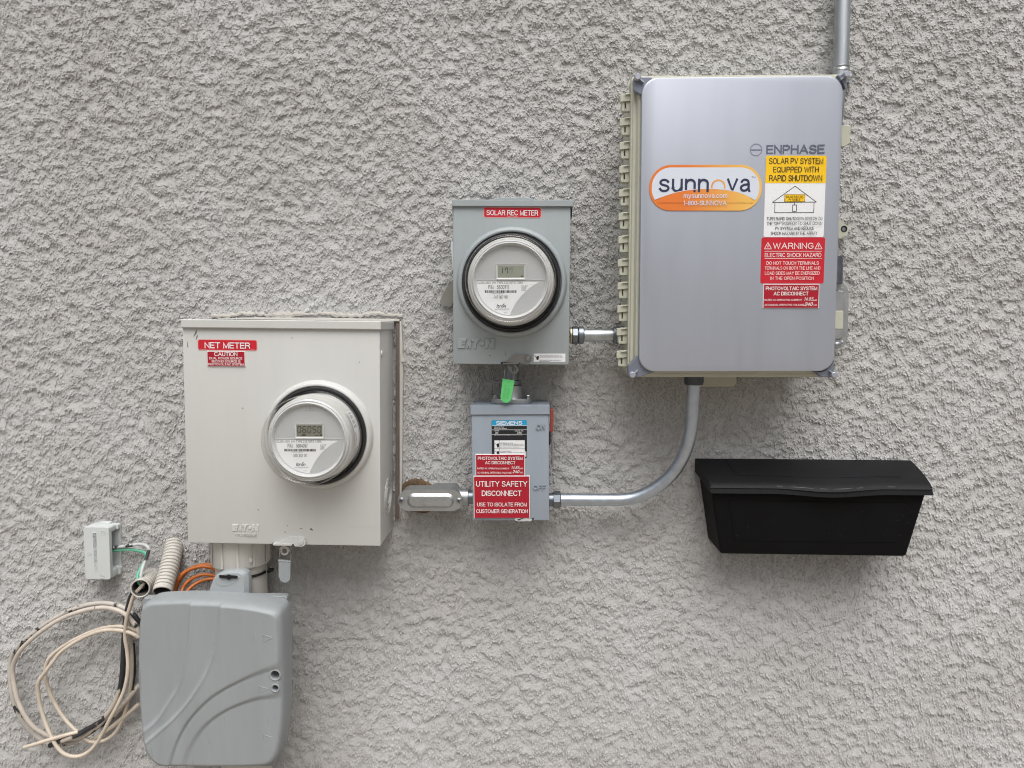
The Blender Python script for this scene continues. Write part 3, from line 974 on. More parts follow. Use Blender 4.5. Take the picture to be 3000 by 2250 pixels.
# labels
def red_label(parent, F, mb_rows, z, name, extra=None, mats=None):
    mb = MB()
    mb.use(1).prism(F, rrect(-F.w / 2, F.w / 2, -F.h / 2, F.h / 2, .0035), 0, .0004)
    i = .0012
    mb.use(0).face(F, rrect(-F.w / 2 + i, F.w / 2 - i, -F.h / 2 + i, F.h / 2 - i, .003), .0006)
    mb.use(2)
    for txt, x0, y0, x1, y1, bold in mb_rows:
        mb.text(F, txt, bx(z, x0, y0, x1, y1), .0008, bold=bold)
    return mb.obj(name, mats or [RED, mat('pale_red_edge', '#d49a95', .5, var=0), WHITE], parent, smooth=False)
F1 = Frame(zNM(192, 138), zNM(1950, 155), zNM(1950, 485), zNM(192, 462), DN)
red_label(net, F1, [('NET METER', 395, 232, 1740, 410, .012), ('pvlabels.com', 270, 424, 445, 442, 0), ('02-314', 1760, 436, 1865, 455, 0)], zNM, 'warning_label')
F2 = Frame(zNM(460, 478), zNM(1600, 490), zNM(1610, 945), zNM(488, 945), DN)
def plate(parent, F, rows, z, name='engraved_plate', inset=.0013, t=.0016, hand=()):
    mb = MB()
    W_, H_ = F.w / 2, F.h / 2
    mb.use(1).prism(F, rrect(-W_, W_, -H_, H_, 0), 0, t, [(-W_ + inset * .4, -H_ + inset * .4), (W_ - inset * .4, -H_ + inset * .4), (W_ - inset * .4, H_ - inset * .4), (-W_ + inset * .4, H_ - inset * .4)])
    mb.use(0).face(F, rrect(-W_ + inset, W_ - inset, -H_ + inset * .6, H_ - inset, 0), t + .0002)
    mb.use(1)
    for r in rows: mb.text(F, r[0], bx(z, *r[1:5]), t + .0004, bold=r[5] if len(r) > 5 else .006)
    for r in hand: mb.text(F, r[0], bx(z, *r[1:5]), t + .0006, bold=.045, shear=.35)
    return mb.obj(name, [CRIM, WPLATE], parent, smooth=False)
plate(net, F2, [('CAUTION', 680, 512, 1365, 638, .01), ('DUAL POWER SOURCE', 535, 666, 1510, 735), ('SECOND SOURCE IS', 600, 757, 1458, 824), ('PHOTOVOLTAIC SYSTEM', 505, 845, 1558, 912)], zNM)
meter('electricity meter in the cream box, display reading 06050', (932, 1275, 144), DN + .014, None, '5604097', '340 352 131', '06050', True)

# grey padlock seal under the cream box
def seal(label, z, tl, tr, bot, d, shackle, m, group, text=None, rot=0):
    a, b = P(*tl, d), P(*tr, d)
    root = thing('padlock_seal', label, 'seal', (a + b) / 2, group)
    F = Frame.__new__(Frame)
    F.d = d; F.ex = (b - a).normalized(); F.ez = Vector((-F.ex.z, 0, F.ex.x)); F.n = Vector((0, -1, 0)); F.o = (a + b) / 2
    F.w = (b - a).length; F.h = F.w
    q = P(*bot, d) - F.o
    Ln = -q.dot(F.ez); sk = q.dot(F.ex)
    W_ = F.w / 2
    r = W_ * .9
    out = [(-W_, 0), (-W_ * .97 + sk * .75, -(Ln - r))]
    for k in range(1, 12):
        t = math.pi + math.pi * k / 12
        out.append((sk * .9 + r * math.cos(t), -(Ln - r) + r * math.sin(t)))
    out += [(r + sk * .9, -(Ln - r)), (W_, 0)]
    mb = MB()
    mb.use(0).prism(F, out, -.0025, .0025)
    mb.box(F, -W_ * 1.04, W_ * 1.04, -.0018, .0006, -.0032, .0032)
    if text:
        mb.use(1)
        for t_, x, y0, y1, wd in text:
            G = Frame.__new__(Frame); G.__dict__.update(F.__dict__)
            G.ex, G.ez = -F.ez, F.ex
            mb.text(G, t_, (y0, x - wd / 2, y1, x + wd / 2), .0027, px=False)
    mb.obj('seal_body', [m, mat('faded_green_ink', '#4fa463', .5, var=0)], root, bevel=.0008)
    mb = MB()
    mb.tube(spline([P(*z(x, y), d - dd) for x, y, dd in shackle], 6), .0008, 8)
    mb.obj('shackle', STAIN, root)
    return root
seal('grey padlock seal hanging below the latch of the cream box', zLk, zLk(699, 552), zLk(839, 570), zLk(768, 815), DN - .006,
     [(712, 550, 0), (710, 500, 0), (716, 420, .006), (760, 396, .006), (812, 408, .004), (834, 445, 0), (834, 560, 0)], GREYS, 'padlock seals')

# ================================================================== big white pipe below the cream box
rootp = thing('service_pipe', 'wide off-white plastic pipe dropping from the cream box behind the grey box', 'pipe', P(706, 1640, .055) - Vector((0, 0, 0)))
pc = P(706.5, 1640, .055)
UPF = Frame.__new__(Frame); UPF.d = 0; UPF.o = Vector((pc.x, -.055, 0)); UPF.ex = Vector((1, 0, 0)); UPF.ez = Vector((0, -1, 0)); UPF.n = Vector((0, 0, 1)); UPF.w = UPF.h = .1
zt = NF.at(0, -H2, 0).z - .0005
zb = P(706, 1672, .110).z
mb = MB()
mb.lathe(UPF, (0, 0), [(.0478, .02), (.0478, zt - .002)], 64)
mb.obj('pipe', CREAM2, rootp)
mb = MB()
mb.lathe(UPF, (0, 0), [(.047, zb), (.0545, zb), (.0555, zb + .002), (.0558, zt), (.04, zt)], 64)
for a in range(12, 360, 30):
    ca, sa = math.cos(math.radians(a)), math.sin(math.radians(a))
    mb.lathe(UPF, (0, 0), [(.0553, zb + .0015), (.0572, zb + .003), (.0572, zt - .0002)], 2, a, a + 4)
c0 = (.0558 * math.cos(math.radians(50)), .0558 * math.sin(math.radians(50)))
mb.lathe(UPF, c0, [(.0002, zb + .022), (.004, zb + .020), (.005, zb + .016), (.003, zb + .011), (.0002, zb + .009)], 10)
mb.obj('pipe_hub', CREAM2, rootp)

# ================================================================== grey box at the bottom left
DD = .175
dem = thing('junction_box', 'large grey plastic utility box with curved ridges and two round holes', 'utility box', P(612, 2000, .11))
DF = flat(612, 2010, DD)
op = [(52, 232), (72, 214), (102, 203), (155, 195), (300, 187), (450, 184), (600, 187), (750, 193), (900, 205), (1050, 225), (1160, 246), (1225, 264), (1258, 288), (1272, 330), (1280, 430), (1285, 600), (1287, 900), (1284, 1200),
      (1268, 1400), (1245, 1520), (1212, 1595), (1160, 1640), (1050, 1655), (700, 1662), (350, 1657), (215, 1648), (150, 1615), (98, 1550), (65, 1470), (42, 1350), (24, 1150), (12, 950), (8, 700), (12, 500), (25, 330), (38, 250)]
uvp = [DF.uv(zDem(645 + (p[0] - 645) * 1.012, 920 + (p[1] - 920) * 1.006)) for p in op]
loop = [Vector((p[0], p[1], 0)) for p in uvp]
dense = spline(loop + [loop[0]], 12)[:-1]
nO = len(dense)
def dl(pts):
    return [DF.uv(zDem(*p)) for p in pts]
CURV = [(dl([(478, 100), (480, 190), (465, 500), (430, 700), (370, 930), (300, 1050), (180, 1230), (40, 1345), (-60, 1400)]), 1),
        (dl([(756, 100), (755, 200), (735, 420), (660, 720), (540, 950), (380, 1160), (220, 1310), (50, 1450), (-60, 1520)]), 1),
        (dl([(1400, 715), (1275, 752), (1000, 850), (700, 1010), (500, 1200), (380, 1400), (310, 1620), (290, 1750)]), -1),
        (dl([(1400, 1008), (1275, 1020), (1030, 1060), (780, 1160), (600, 1300), (480, 1480), (420, 1640), (400, 1760)]), -1)]
CURV = [(np.array([tuple(q)[:2] for q in spline([Vector((p[0], p[1], 0)) for p in c], 8)]), s) for c, s in CURV]
def ridge(u, v):
    h = 0
    for c, s in CURV:
        a, b = c[:-1], c[1:]
        ab = b - a
        t = np.clip(((u - a[:, 0]) * ab[:, 0] + (v - a[:, 1]) * ab[:, 1]) / (ab ** 2).sum(1), 0, 1)
        qx, qy = a[:, 0] + t * ab[:, 0], a[:, 1] + t * ab[:, 1]
        d2 = (u - qx) ** 2 + (v - qy) ** 2
        i = int(d2.argmin())
        cr = ab[i, 0] * (v - a[i, 1]) - ab[i, 1] * (u - a[i, 0])
        dist = math.sqrt(d2[i]) * (1 if cr > 0 else -1)
        x = max(0, min(1, dist / .0060 + .5))
        h += s * .0032 * (x * x * (3 - 2 * x)) + s * .0016 * math.exp(-(dist / .0032) ** 2)
    return h
cx_, cy_ = DF.uv(zDem(650, 900))
mb = MB()
rings = [(.0, -.05), (.0, -.013), (.0008, -.0075), (.0022, -.0035), (.0042, -.0011), (.0064, 0)]
vs, fs = [], []
nrm2 = []
for i in range(nO):
    t = (dense[(i + 1) % nO] - dense[i - 1]).normalized()
    nrm2.append(Vector((-t.y, t.x, 0)))
sgn = 1 if sum((Vector((cx_, cy_, 0)) - dense[i]).dot(nrm2[i]) for i in range(nO)) > 0 else -1
allr = []
for ins, w_ in rings:
    allr.append([(Vector((cx_ + (p.x - cx_) * (1 - ins / .125), cy_ + (p.y - cy_) * (1 - ins / .145), 0)), w_) for p in dense])
base = [p for p, _ in allr[-1]]
NR = 84
for k in range(1, NR):
    f = 1 - k / NR
    allr.append([(Vector((cx_ + (p.x - cx_) * f, cy_ + (p.y - cy_) * f, 0)), 0) for p in base])
HOLES = [(DF.uv(zDem(1229, 832)), .0080), (DF.uv(zDem(1231, 947)), .0056)]
gone = {}
for j, r in enumerate(allr):
    for p, w_ in r:
        hh = ridge(p.x, p.y) * max(0.0, min(1.0, (j - 2) / 4)) if j >= 2 else 0
        for (hu, hv), hr in HOLES:
            dd = math.hypot(p.x - hu, p.y - hv)
            if dd < hr and j > 2: gone[len(vs)] = (hu, hv, hr)
        vs.append(DF.at(p.x, p.y, w_ + hh))
vs.append(DF.at(cx_, cy_, ridge(cx_, cy_)))
for j in range(len(allr) - 1):
    for i in range(nO):
        fs.append((j * nO + i, j * nO + (i + 1) % nO, (j + 1) * nO + (i + 1) % nO, (j + 1) * nO + i))
for i in range(nO):
    fs.append(((len(allr) - 1) * nO + i, (len(allr) - 1) * nO + (i + 1) % nO, len(vs) - 1))
if sgn < 0: fs = [f[::-1] for f in fs]
for f in fs:                                     # pull the edge of each gap onto the hole's circle
    hit = [gone[k] for k in f if k in gone]
    for i in (f if hit else ()):
        if i in gone: continue
        hu, hv, hr = hit[0]
        q = vs[i] - DF.at(hu, hv, 0)
        du, dv = q.dot(DF.ex), q.dot(DF.ez)
        l = math.hypot(du, dv)
        vs[i] = DF.at(hu + du / l * (hr + .0008), hv + dv / l * (hr + .0008), q.dot(DF.n))
fs = [f for f in fs if not any(i in gone for i in f)]
mb.add(vs, fs)
for tx, ty in ((1130, 468), (1086, 925), (1122, 1364)):      # raised arrow outlines
    q = [DF.uv(zDem(*p)) for p in ((tx, ty), (tx + 82, ty + 27), (tx + 4, ty + 60))]
    for a, b in ((0, 1), (1, 2), (2, 0)):
        ax, ay = q[a]; bx_, by_ = q[b]
        w0 = ridge((ax + bx_) / 2, (ay + by_) / 2)
        mb.tube([DF.at(ax, ay, w0), DF.at(bx_, by_, w0)], .0007, 6)
for (hu, hv), hr in HOLES:
    w0 = ridge(hu, hv)
    mb.lathe(DF, (hu, hv), [(hr + .0030, w0 - .0004), (hr + .0028, w0 + .0005), (hr + .0004, w0 + .0007), (hr - .0004, w0 - .001), (hr * .95, w0 - .010), (hr * .85, w0 - .030), (.0004, w0 - .031)], 32)
mb.obj('cover', GREYP, dem, angle=80)
mb = MB()
c = DF.uv(zDem(1238, 949))
mb.lathe(DF, c, [(.0034, -.030), (.0033, -.0085), (.0016, -.0075), (.0002, -.0075)], 16)
mb.obj('lock_screw', GREYS, dem)
BF = flat(612, 2010, .122)
mb = MB()
bp = [BF.uv(zDem(*p)) for p in ((70, 150), (1180, 132), (1318, 134), (1334, 150), (1340, 600), (1338, 1000), (1318, 1300), (1275, 1560), (1200, 1640), (200, 1640), (90, 1540), (30, 1000), (30, 400))]
mb.prism(BF, bp, -.014, .003)
mb.obj('back_plate', GREYP, dem, bevel=.004)
HG = flat(612, 2010, .135)
for x, y, dx in ((1310, 365, 1), (1322, 905, 1), (1296, 1240, 1)):
    mb = MB()
    mb.pp(HG, [zDem(x - 25, y + 20), zDem(x + 32, y), zDem(x + 34, y + 20), zDem(x - 8, y + 45)], -.012, 0)
    mb.pp(HG, [zDem(x + 16, y + 28), zDem(x + 30, y + 24), zDem(x + 26, y + 84), zDem(x + 12, y + 88)], -.012, -.003)
    mb.pp(HG, [zDem(x - 12, y + 120), zDem(x + 34, y + 90), zDem(x + 28, y + 115), zDem(x - 4, y + 145)], -.012, 0)
    mb.obj('hinge_clip', GREYP, dem, bevel=.001)
KF = flat(660, 1700, .128)
mb = MB()
ko = [KF.uv(zBr(*p)) for p in ((1105, 900), (1160, 735), (1190, 665), (1225, 620), (1290, 578), (1380, 553), (1480, 550), (1570, 556), (1625, 585), (1648, 625), (1655, 900))]
kc = (sum(p[0] for p in ko) / len(ko), sum(p[1] for p in ko) / len(ko))
def shr(f): return [(kc[0] + (p[0] - kc[0]) * f, kc[1] + (p[1] - kc[1]) * f) for p in ko]
mb.prism(KF, ko, -.024, -.010)
mb.prism(KF, ko, -.010, 0, shr(.84))
sc = [KF.uv(zBr(*p), 0) for p in ((1225, 640), (1290, 592), (1400, 575), (1500, 580), (1572, 625), (1500, 690), (1420, 730), (1330, 745), (1260, 715))]
mb.prism(KF, sc, -.001, .0006)
mb.obj('mounting_bracket', mat('light_grey_plastic', '#9da3a6', .5, var=.04, scale=20, bump=.06), dem, bevel=.005, seg=4)
mb = MB()
tie = thing('cable_tie', 'black cable tie holding the grey bracket to the white pipe', 'cable tie', P(700, 1690, .12))
NYL = mat('black_nylon', '#111113', .35, var=0)
mb.pp(KF, [zBr(*p) for p in ((1292, 600), (1385, 608), (1395, 596), (1425, 596), (1432, 606), (1522, 612), (1524, 640), (1440, 640), (1432, 655), (1400, 655), (1385, 640), (1294, 632))], .0004, .004)
mb.obj('tie_buckle', NYL, tie)
mb = MB()
pts = []
for a in range(-62, 40, 6):
    t = math.radians(a)
    pts.append(Vector((pc.x + .0492 * math.sin(-t) * -1 * -1, -.055 - .0492 * math.cos(t), 0)))
tz0, tz1 = P(722, 1692, .10).z, P(786, 1680, .07).z
pts = []
for k in range(16):
    t = math.radians(5 + 80 * k / 15)
    pts.append(Vector((pc.x + .0495 * math.sin(t), -.055 - .0495 * math.cos(t), tz0 + (tz1 - tz0) * k / 15)))
for k in range(15):
    a, b = pts[k], pts[k + 1]
    o1 = Vector((a.x - pc.x, a.y + .055, 0)).normalized() * .0012; o2 = Vector((b.x - pc.x, b.y + .055, 0)).normalized() * .0012
    h_ = Vector((0, 0, .0026))
    mb.add([a - h_, b - h_, b + h_, a + h_, a - h_ + o1, b - h_ + o2, b + h_ + o2, a + h_ + o1], [(4, 5, 6, 7), (0, 1, 5, 4), (3, 7, 6, 2), (0, 4, 7, 3), (1, 2, 6, 5)])
mb.obj('tie_strap', NYL, tie, smooth=False)
mb = MB()
TFm = flat(790, 1674, .058)
mb.pp(TFm, [zBr(*p) for p in ((1912, 545), (1925, 522), (1960, 520), (1990, 530), (1985, 552), (1950, 558), (1945, 572), (1920, 575))], -.004, .004)
mb.obj('tie_tail', NYL, tie)

# ================================================================== grey-green meter box, centre
DR = .105
RF = Frame((1326.5, 592), (1673.5, 592), (1665.4, 1069), (1327.6, 1066), DR)
rec = thing('meter_box', 'smaller grey green meter box with one red label across its top', 'meter box', RF.at(0, -RF.h / 2, -DR), 'metal meter boxes')
W2, H2 = RF.w / 2, RF.h / 2
mb = MB()
mb.box(RF, -W2, W2, -H2, H2, -DR + .004, 0).bev(.0025)
emboss_mark(mb, RF, *bx(zRec, 230, 1122, 512, 1205), 0, .0020)
mb.use(1)
chips(mb, RF, [(1435.5, 1041.5, 2.4, 1.2, 0), (1480, 1035, .7, 9, 5)], 0)
mb.obj('housing', [RECG, SCUFF], rec, angle=20)
mb = MB()
ring_collar(mb, RF, RF.uv((1499.5, 828), 0), 161 * (DIST - DR) / FPX, 144 * (DIST - DR) / FPX, 0, .012)
mb.obj('socket_collar', RECG, rec)
HR = RF.up(.005)
mb = MB()
uL = HR.uv((1323.3, 594))[0]; uR = HR.uv((1679, 596))[0]; v1 = HR.uv((1500, 585.5))[1]; v0 = HR.uv((1500, 604))[1]
mb.box(HR, uL, uR, v0, v1, -DR + .002, 0)
for s in (uL, uR - .0016):
    mb.prism(HR, [(s, v0 - .016), (s + .0016, v0 - .016), (s + .0016, v0 + .001), (s, v0 + .001)], -.05, -.006)
mb.obj('hood', RECG, rec, bevel=.0016)
mb = MB()
hb = flat(1503, 582, .05)
a = hb.uv((1436, 582), 0)[0]; b = hb.uv((1572, 582), 0)[0]
zt_ = HR.at(0, v1, 0).z - hb.o.z
mb.prism(hb, [(a, zt_ + .0003), (b, zt_ + .0003), (b - .004, zt_ + .006), (b - .02, zt_ + .0085), (a + .02, zt_ + .0085), (a + .004, zt_ + .006)], -.035, .035)
mb.obj('hub_plate', RECG, rec, bevel=.001)
F3 = Frame(zRec(425, 143), zRec(858, 147), zRec(858, 228), zRec(425, 223), DR)
red_label(rec, F3, [('SOLAR REC METER', 448, 168, 833, 207, .014), ('pvlabels.com  02-315', 604, 214, 678, 220, 0)], zRec, 'warning_label')
F4 = Frame(zR5(1420, 442), zR5(1958, 442), zR5(1958, 581), zR5(1420, 581), DR)
mb = MB()
mb.use(0).prism(F4, rrect(-F4.w / 2, F4.w / 2, -F4.h / 2, F4.h / 2, .0005), 0, .0003)
mb.use(1)
gl = [zR5(*p) for p in ((1465, 498), (1480, 485), (1496, 478), (1506, 492), (1504, 530), (1496, 548), (1474, 550), (1462, 535))]
mb.face(F4, [F4.uv(p) for p in gl], .0006)
mb.line(F4, F4.uv(zR5(1432, 472)), F4.uv(zR5(1455, 500)), .0009, .0006)
mb.line(F4, F4.uv(zR5(1450, 496)), F4.uv(zR5(1470, 518)), .0009, .0006)
mb.use(2)
rg = random.Random(3)
for y, x1 in ((467, 1890), (481, 1910), (495, 1912), (512, 1925), (551, 1890), (563, 1885), (575, 1690)):
    x = 1516
    while x < x1:
        l = rg.choice((18, 26, 34, 44)); mb.line(F4, F4.uv(zR5(x, y)), F4.uv(zR5(min(x + l, x1), y)), .0005, .0006); x += l + 8
mb.obj('paper_label', [PAPER, BLK, GREYT], rec, smooth=False)
LF = RF.up(.001)
mb = MB()
mb.use(1).pp(LF, [zR5(858, 586), zR5(1190, 586), zR5(1188, 622), zR5(860, 622)], -.004, .0002)
mb.use(0).pp(LF, [zR5(940, 590), zR5(960, 565), zR5(1105, 453), zR5(1330, 453), zR5(1368, 470), zR5(1386, 522), zR5(1370, 575), zR5(1332, 598), zR5(1190, 595), zR5(1165, 604)], -.001, .003)
mb.pp(LF, [zR5(890, 600), zR5(1166, 600), zR5(1166, 619), zR5(890, 619)], -.01, .008)
c = LF.uv(zR5(1318, 530), .003)
mb.lathe(LF, c, [(.0068, .0025), (.0062, .004), (.0046, .004), (.0036, .0055), (.0012, .006), (.0002, .006)], 24)
TF = flat(*zR5(1085, 710), DR - .02)
c = TF.uv(zR5(1085, 712))
s_ = 1.335 / FPX / 5.821
hole = circ(c[0], c[1], 40 * s_, 24)
outer = circ(c[0], c[1], 78 * s_, 24)
tip = TF.uv(zR5(975, 640))
outer = [(p[0] + (tip[0] - p[0]) * .0, p[1]) for p in outer]
out2 = []
for p in outer:
    dxy = Vector((p[0] - c[0], p[1] - c[1])); dt = Vector((tip[0] - c[0], tip[1] - c[1]))
    k = max(0, dxy.normalized().dot(dt.normalized())) ** 6
    out2.append((p[0] + dt.x * k * .45, p[1] + dt.y * k * .45))
mb.band(TF, out2, hole, .001); mb.band(TF, hole, out2, -.001)
for w_, lst in ((1, out2), (-1, hole)):
    n = len(lst)
    vs = [TF.at(p[0], p[1], -.001) for p in lst] + [TF.at(p[0], p[1], .001) for p in lst]
    mb.add(vs, [(i, (i + 1) % n, n + (i + 1) % n, n + i)[::w_] for i in range(n)])
mb.obj('latch', [STAIN, DARK], rec)
meter('electricity meter in the grey green box, display with fading digits', (1498, 828, 141.7), DR + .012, None, '5630711', '347 067 951', '177', False)
seal('bright green padlock seal hanging below the grey green box', zR5, zR5(890, 876), zR5(1088, 908), zR5(935, 1278), DR - .002,
     [(916, 876, 0), (918, 800, 0), (935, 690, .004), (958, 648, .012), (1010, 655, .012), (1070, 668, .006), (1096, 705, 0), (1088, 790, 0), (1070, 900, 0)], GREENS, 'padlock seals',
     text=[('PNM', -.0015 + .004, .016, .034, .0035), ('0410007', -.0075 + .004, .010, .043, .0035)])
# paper edge and sheet tab showing behind the box, left
PF = flat(1320, 750, .03)
mb = MB()
mb.pp(PF, [zLeft(278, 222), zLeft(292, 300), zLeft(310, 360), zLeft(310, 830), zLeft(298, 815), zLeft(284, 690), zLeft(274, 560), zLeft(262, 440), zLeft(258, 370), zLeft(268, 290)], -.001, .0005)
o = mb.obj('paper_scrap', SPRAYW, None, org=P(1324, 745, .03)); tag(o, 'thin white paper edge sticking out behind the grey green box', 'paper scrap')
mb = MB()
PF = flat(1310, 860, .012)
mb.pp(PF, [zLeft(330, 1030), zLeft(285, 1042), zLeft(190, 1140), zLeft(130, 1255), zLeft(55, 1415), zLeft(60, 1460), zLeft(225, 1528), zLeft(275, 1500), zLeft(292, 1440), zLeft(330, 1420)], -.001, .0008)
o = mb.obj('sheet_tab', SHEET, None, org=P(1310, 870, .012)); tag(o, 'dull grey sheet metal tab sticking out behind the grey green box', 'metal tab')

# ================================================================== grey-blue disconnect switch box
DS = .095
SF = Frame((1381.5, 1200), (1608.5, 1200), (1608.4, 1524), (1385, 1526), DS)
sie = thing('disconnect_switch', 'grey blue safety switch box with red plates and a red side handle', 'switch box', SF.at(0, -SF.h / 2, -DS))
W2, H2 = SF.w / 2, SF.h / 2
mb = MB()
mb.box(SF, -W2, W2, -H2, H2, -DS + .004, 0).bev(.002)
body_mb = mb
HS = SF.up(.003)
mb = MB()
uL = HS.uv((1378.4, 1200))[0]; uR = HS.uv((1610.3, 1200))[0]; v1 = HS.uv((1500, 1188))[1]; v0 = HS.uv((1500, 1214.5))[1]
mb.box(HS, uL, uR, v0, v1, -DS + .002, 0)
for s in (uL, uR - .0014):
    mb.prism(HS, [(s, v0 - .017), (s + .0014, v0 - .017), (s + .0014, v0 + .001), (s, v0 + .001)], -.07, -.004)
mb.obj('hood', SIEG, sie, bevel=.0016)
mb = body_mb
mb.text(SF, 'ON', bx(zS7, 930, 208, 1058, 286), -.0002, bold=.03, ext=.0024)
mb.text(SF, 'OFF', bx(zS7, 885, 1070, 1070, 1142), -.0002, bold=.03, ext=.0024)
mb.use(1)
chips(mb, SF, [(1570, 1383, 1, .8, 0)], 0)
mb.obj('housing', [SIEG, SCUFF], sie, angle=20)
mb = MB()
a, b, c_, d_ = corners(SF, *bx(zS7, 296, 152, 799, 690), 0)
mb.use(0).prism(SF, rrect(a, b, c_, d_, .0025), 0, .0003)
a2, b2, c2, d2 = corners(SF, *bx(zS7, 297, 153, 798, 226), 0)
mb.use(1).face(SF, rrect(a2, b2, c2, d2, .0018), .0006)
mb.use(2)
q = corners(SF, *bx(zS7, 296, 226, 799, 232), 0); mb.face(SF, rrect(*q, 0), .0006)
for y in (286, 350):
    q = corners(SF, *bx(zS7, 296, y, 799, y + 4), 0); mb.face(SF, rrect(*q, 0), .0006)
q = corners(SF, *bx(zS7, 336, 438, 768, 690), 0); mb.face(SF, rrect(*q, 0), .0006)
q = corners(SF, *bx(zS7, 776, 596, 790, 672), 0); mb.face(SF, rrect(*q, 0), .0006)
mb.text(SF, 'SIEMENS', bx(zS7, 360, 163, 733, 218), .0008, bold=.05)
lines_of(mb, SF, zS7, [('General Duty', 334, 240, 474, 260), ('Enclosed Switch', 334, 262, 512, 280), ('AMPS', 335, 294, 400, 310), ('30', 345, 318, 388, 344), ('VOLTS A.C.', 626, 295, 750, 312), ('240', 658, 318, 722, 344),
                       ('See inside cover for additional wiring information', 334, 357, 735, 370)], .0008, bold=.012)
mb.use(0)
for y in (515, 625):
    g2 = [zS7(*p) for p in ((366, y - 20), (378, y - 32), (396, y - 34), (402, y - 10), (398, y + 18), (388, y + 27), (374, y + 24), (368, y + 2))]
    if y == 625: g2 = [(p[0], min(p[1], zS7(0, 634)[1])) for p in g2]
    mb.face(SF, [SF.uv(p) for p in g2], .0008)
    mb.line(SF, SF.uv(zS7(340, y - 34)), SF.uv(zS7(372, y - 14)), .0007, .0008)
mb.line(SF, SF.uv(zS7(336, 559)), SF.uv(zS7(768, 559)), .0006, .0008)
mb.line(SF, SF.uv(zS7(404, 438)), SF.uv(zS7(404, 640)), .0006, .0008)
lines_of(mb, SF, zS7, [('HAZARDOUS VOLTAGE.', 411, 471, 600, 484), ('WILL CAUSE DEATH OR SERIOUS INJURY.', 411, 487, 752, 500), ('Turn off power ahead of switch before doing work', 411, 510, 764, 523),
                       ('inside. Close cover before turning power on.', 411, 529, 718, 544), ('VOLTAJE PELIGROSO.', 411, 588, 582, 600), ('CAUSARA LA MUERTE O LESIONES GRAVES', 411, 605, 762, 617)], .0008, bold=.008)
mb.obj('maker_label', [BLK, BLUE, WHITE], sie, smooth=False)
F5 = Frame(zS7(60, 634), zS7(770, 634), zS7(774, 945), zS7(66, 945), DS)
plate(sie, F5, [('PHOTOVOLTAIC SYSTEM', 97, 673, 735, 718), ('AC DISCONNECT', 200, 735, 633, 781), ('RATED AC OPERATING CURRENT', 88, 829, 550, 852), ('AAC', 690, 829, 746, 852),
                ('AC NOMINAL OPERATING VOLTAGE', 88, 888, 580, 914), ('VAC', 694, 889, 746, 912)], zS7, hand=(('14.85', 580, 806, 696, 850), ('240', 592, 866, 692, 908)))
F6 = Frame(zS7(36, 944), zS7(840, 944), zS7(843, 1548), zS7(40, 1552), DS + .0019)
plate(sie, F6, [('UTILITY SAFETY', 72, 1022, 803, 1100), ('DISCONNECT', 153, 1157, 722, 1234), ('USE TO ISOLATE FROM', 86, 1328, 797, 1383), ('CUSTOMER GENERATION', 73, 1424, 810, 1478)], zS7)
mb = MB()
mb.use(1).pp(SF, [zS7(780, 1552), zS7(896, 1550), zS7(896, 1576), zS7(780, 1578)], -.004, .0005)
mb.use(0).pp(SF, [zS7(640, 1552), zS7(700, 1551), zS7(712, 1566), zS7(740, 1566), zS7(752, 1554), zS7(840, 1556), zS7(874, 1566), zS7(874, 1584), zS7(850, 1596), zS7(670, 1597), zS7(630, 1588), zS7(620, 1568)], .0008, .003)
mb.use(1).pp(SF, [zS7(655, 1574), zS7(690, 1564), zS7(722, 1574), zS7(700, 1580), zS7(672, 1583)], .003, .0034)
mb.obj('latch', [mat('pale_metal_tab', '#c4c6ca', .4, .3, var=.03), DARK], sie)
# handle on the right flank
GF = flat(1612, 1240, .060)
mb = MB()
mb.use(0).pp(GF, [zHan(288, 280), zHan(300, 268), zHan(350, 270), zHan(358, 300), zHan(356, 520), zHan(345, 735), zHan(322, 745), zHan(286, 735)], -.012, .010)
h1 = mb.obj('switch_handle', HRED, sie, bevel=.003, seg=3)
mb = MB()
mb.use(0).pp(GF, [zHan(296, 740), zHan(330, 745), zHan(326, 830), zHan(300, 830)], -.003, .003)
mb.pp(GF, [zHan(318, 800), zHan(350, 770), zHan(356, 830), zHan(352, 1400), zHan(340, 1450), zHan(328, 1440), zHan(316, 1200)], -.004, .008)
mb.pp(GF, [zHan(250, 1275), zHan(320, 1275), zHan(320, 1390), zHan(250, 1395)], -.004, .004)
mb.obj('handle_arm', ZINC, sie, bevel=.001)
mb = MB()
mb.pp(GF, [zHan(236, 740), zHan(288, 740), zHan(300, 820), zHan(302, 960), zHan(285, 1005), zHan(236, 1010)], -.01, .008)
mb.obj('handle_hub', BLACKR, sie, bevel=.001)

# ================================================================== fittings between the boxes
def vframe(px, py, d):
    p = P(px, py, d)
    F = Frame.__new__(Frame); F.d = 0; F.o = p; F.ex = Vector((1, 0, 0)); F.ez = Vector((0, -1, 0)); F.n = Vector((0, 0, 1)); F.w = F.h = .1
    return F
def hframe(px, py, d):
    p = P(px, py, d)
    F = Frame.__new__(Frame); F.d = 0; F.o = p; F.ex = Vector((0, -1, 0)); F.ez = Vector((0, 0, 1)); F.n = Vector((1, 0, 0)); F.w = F.h = .1
    return F

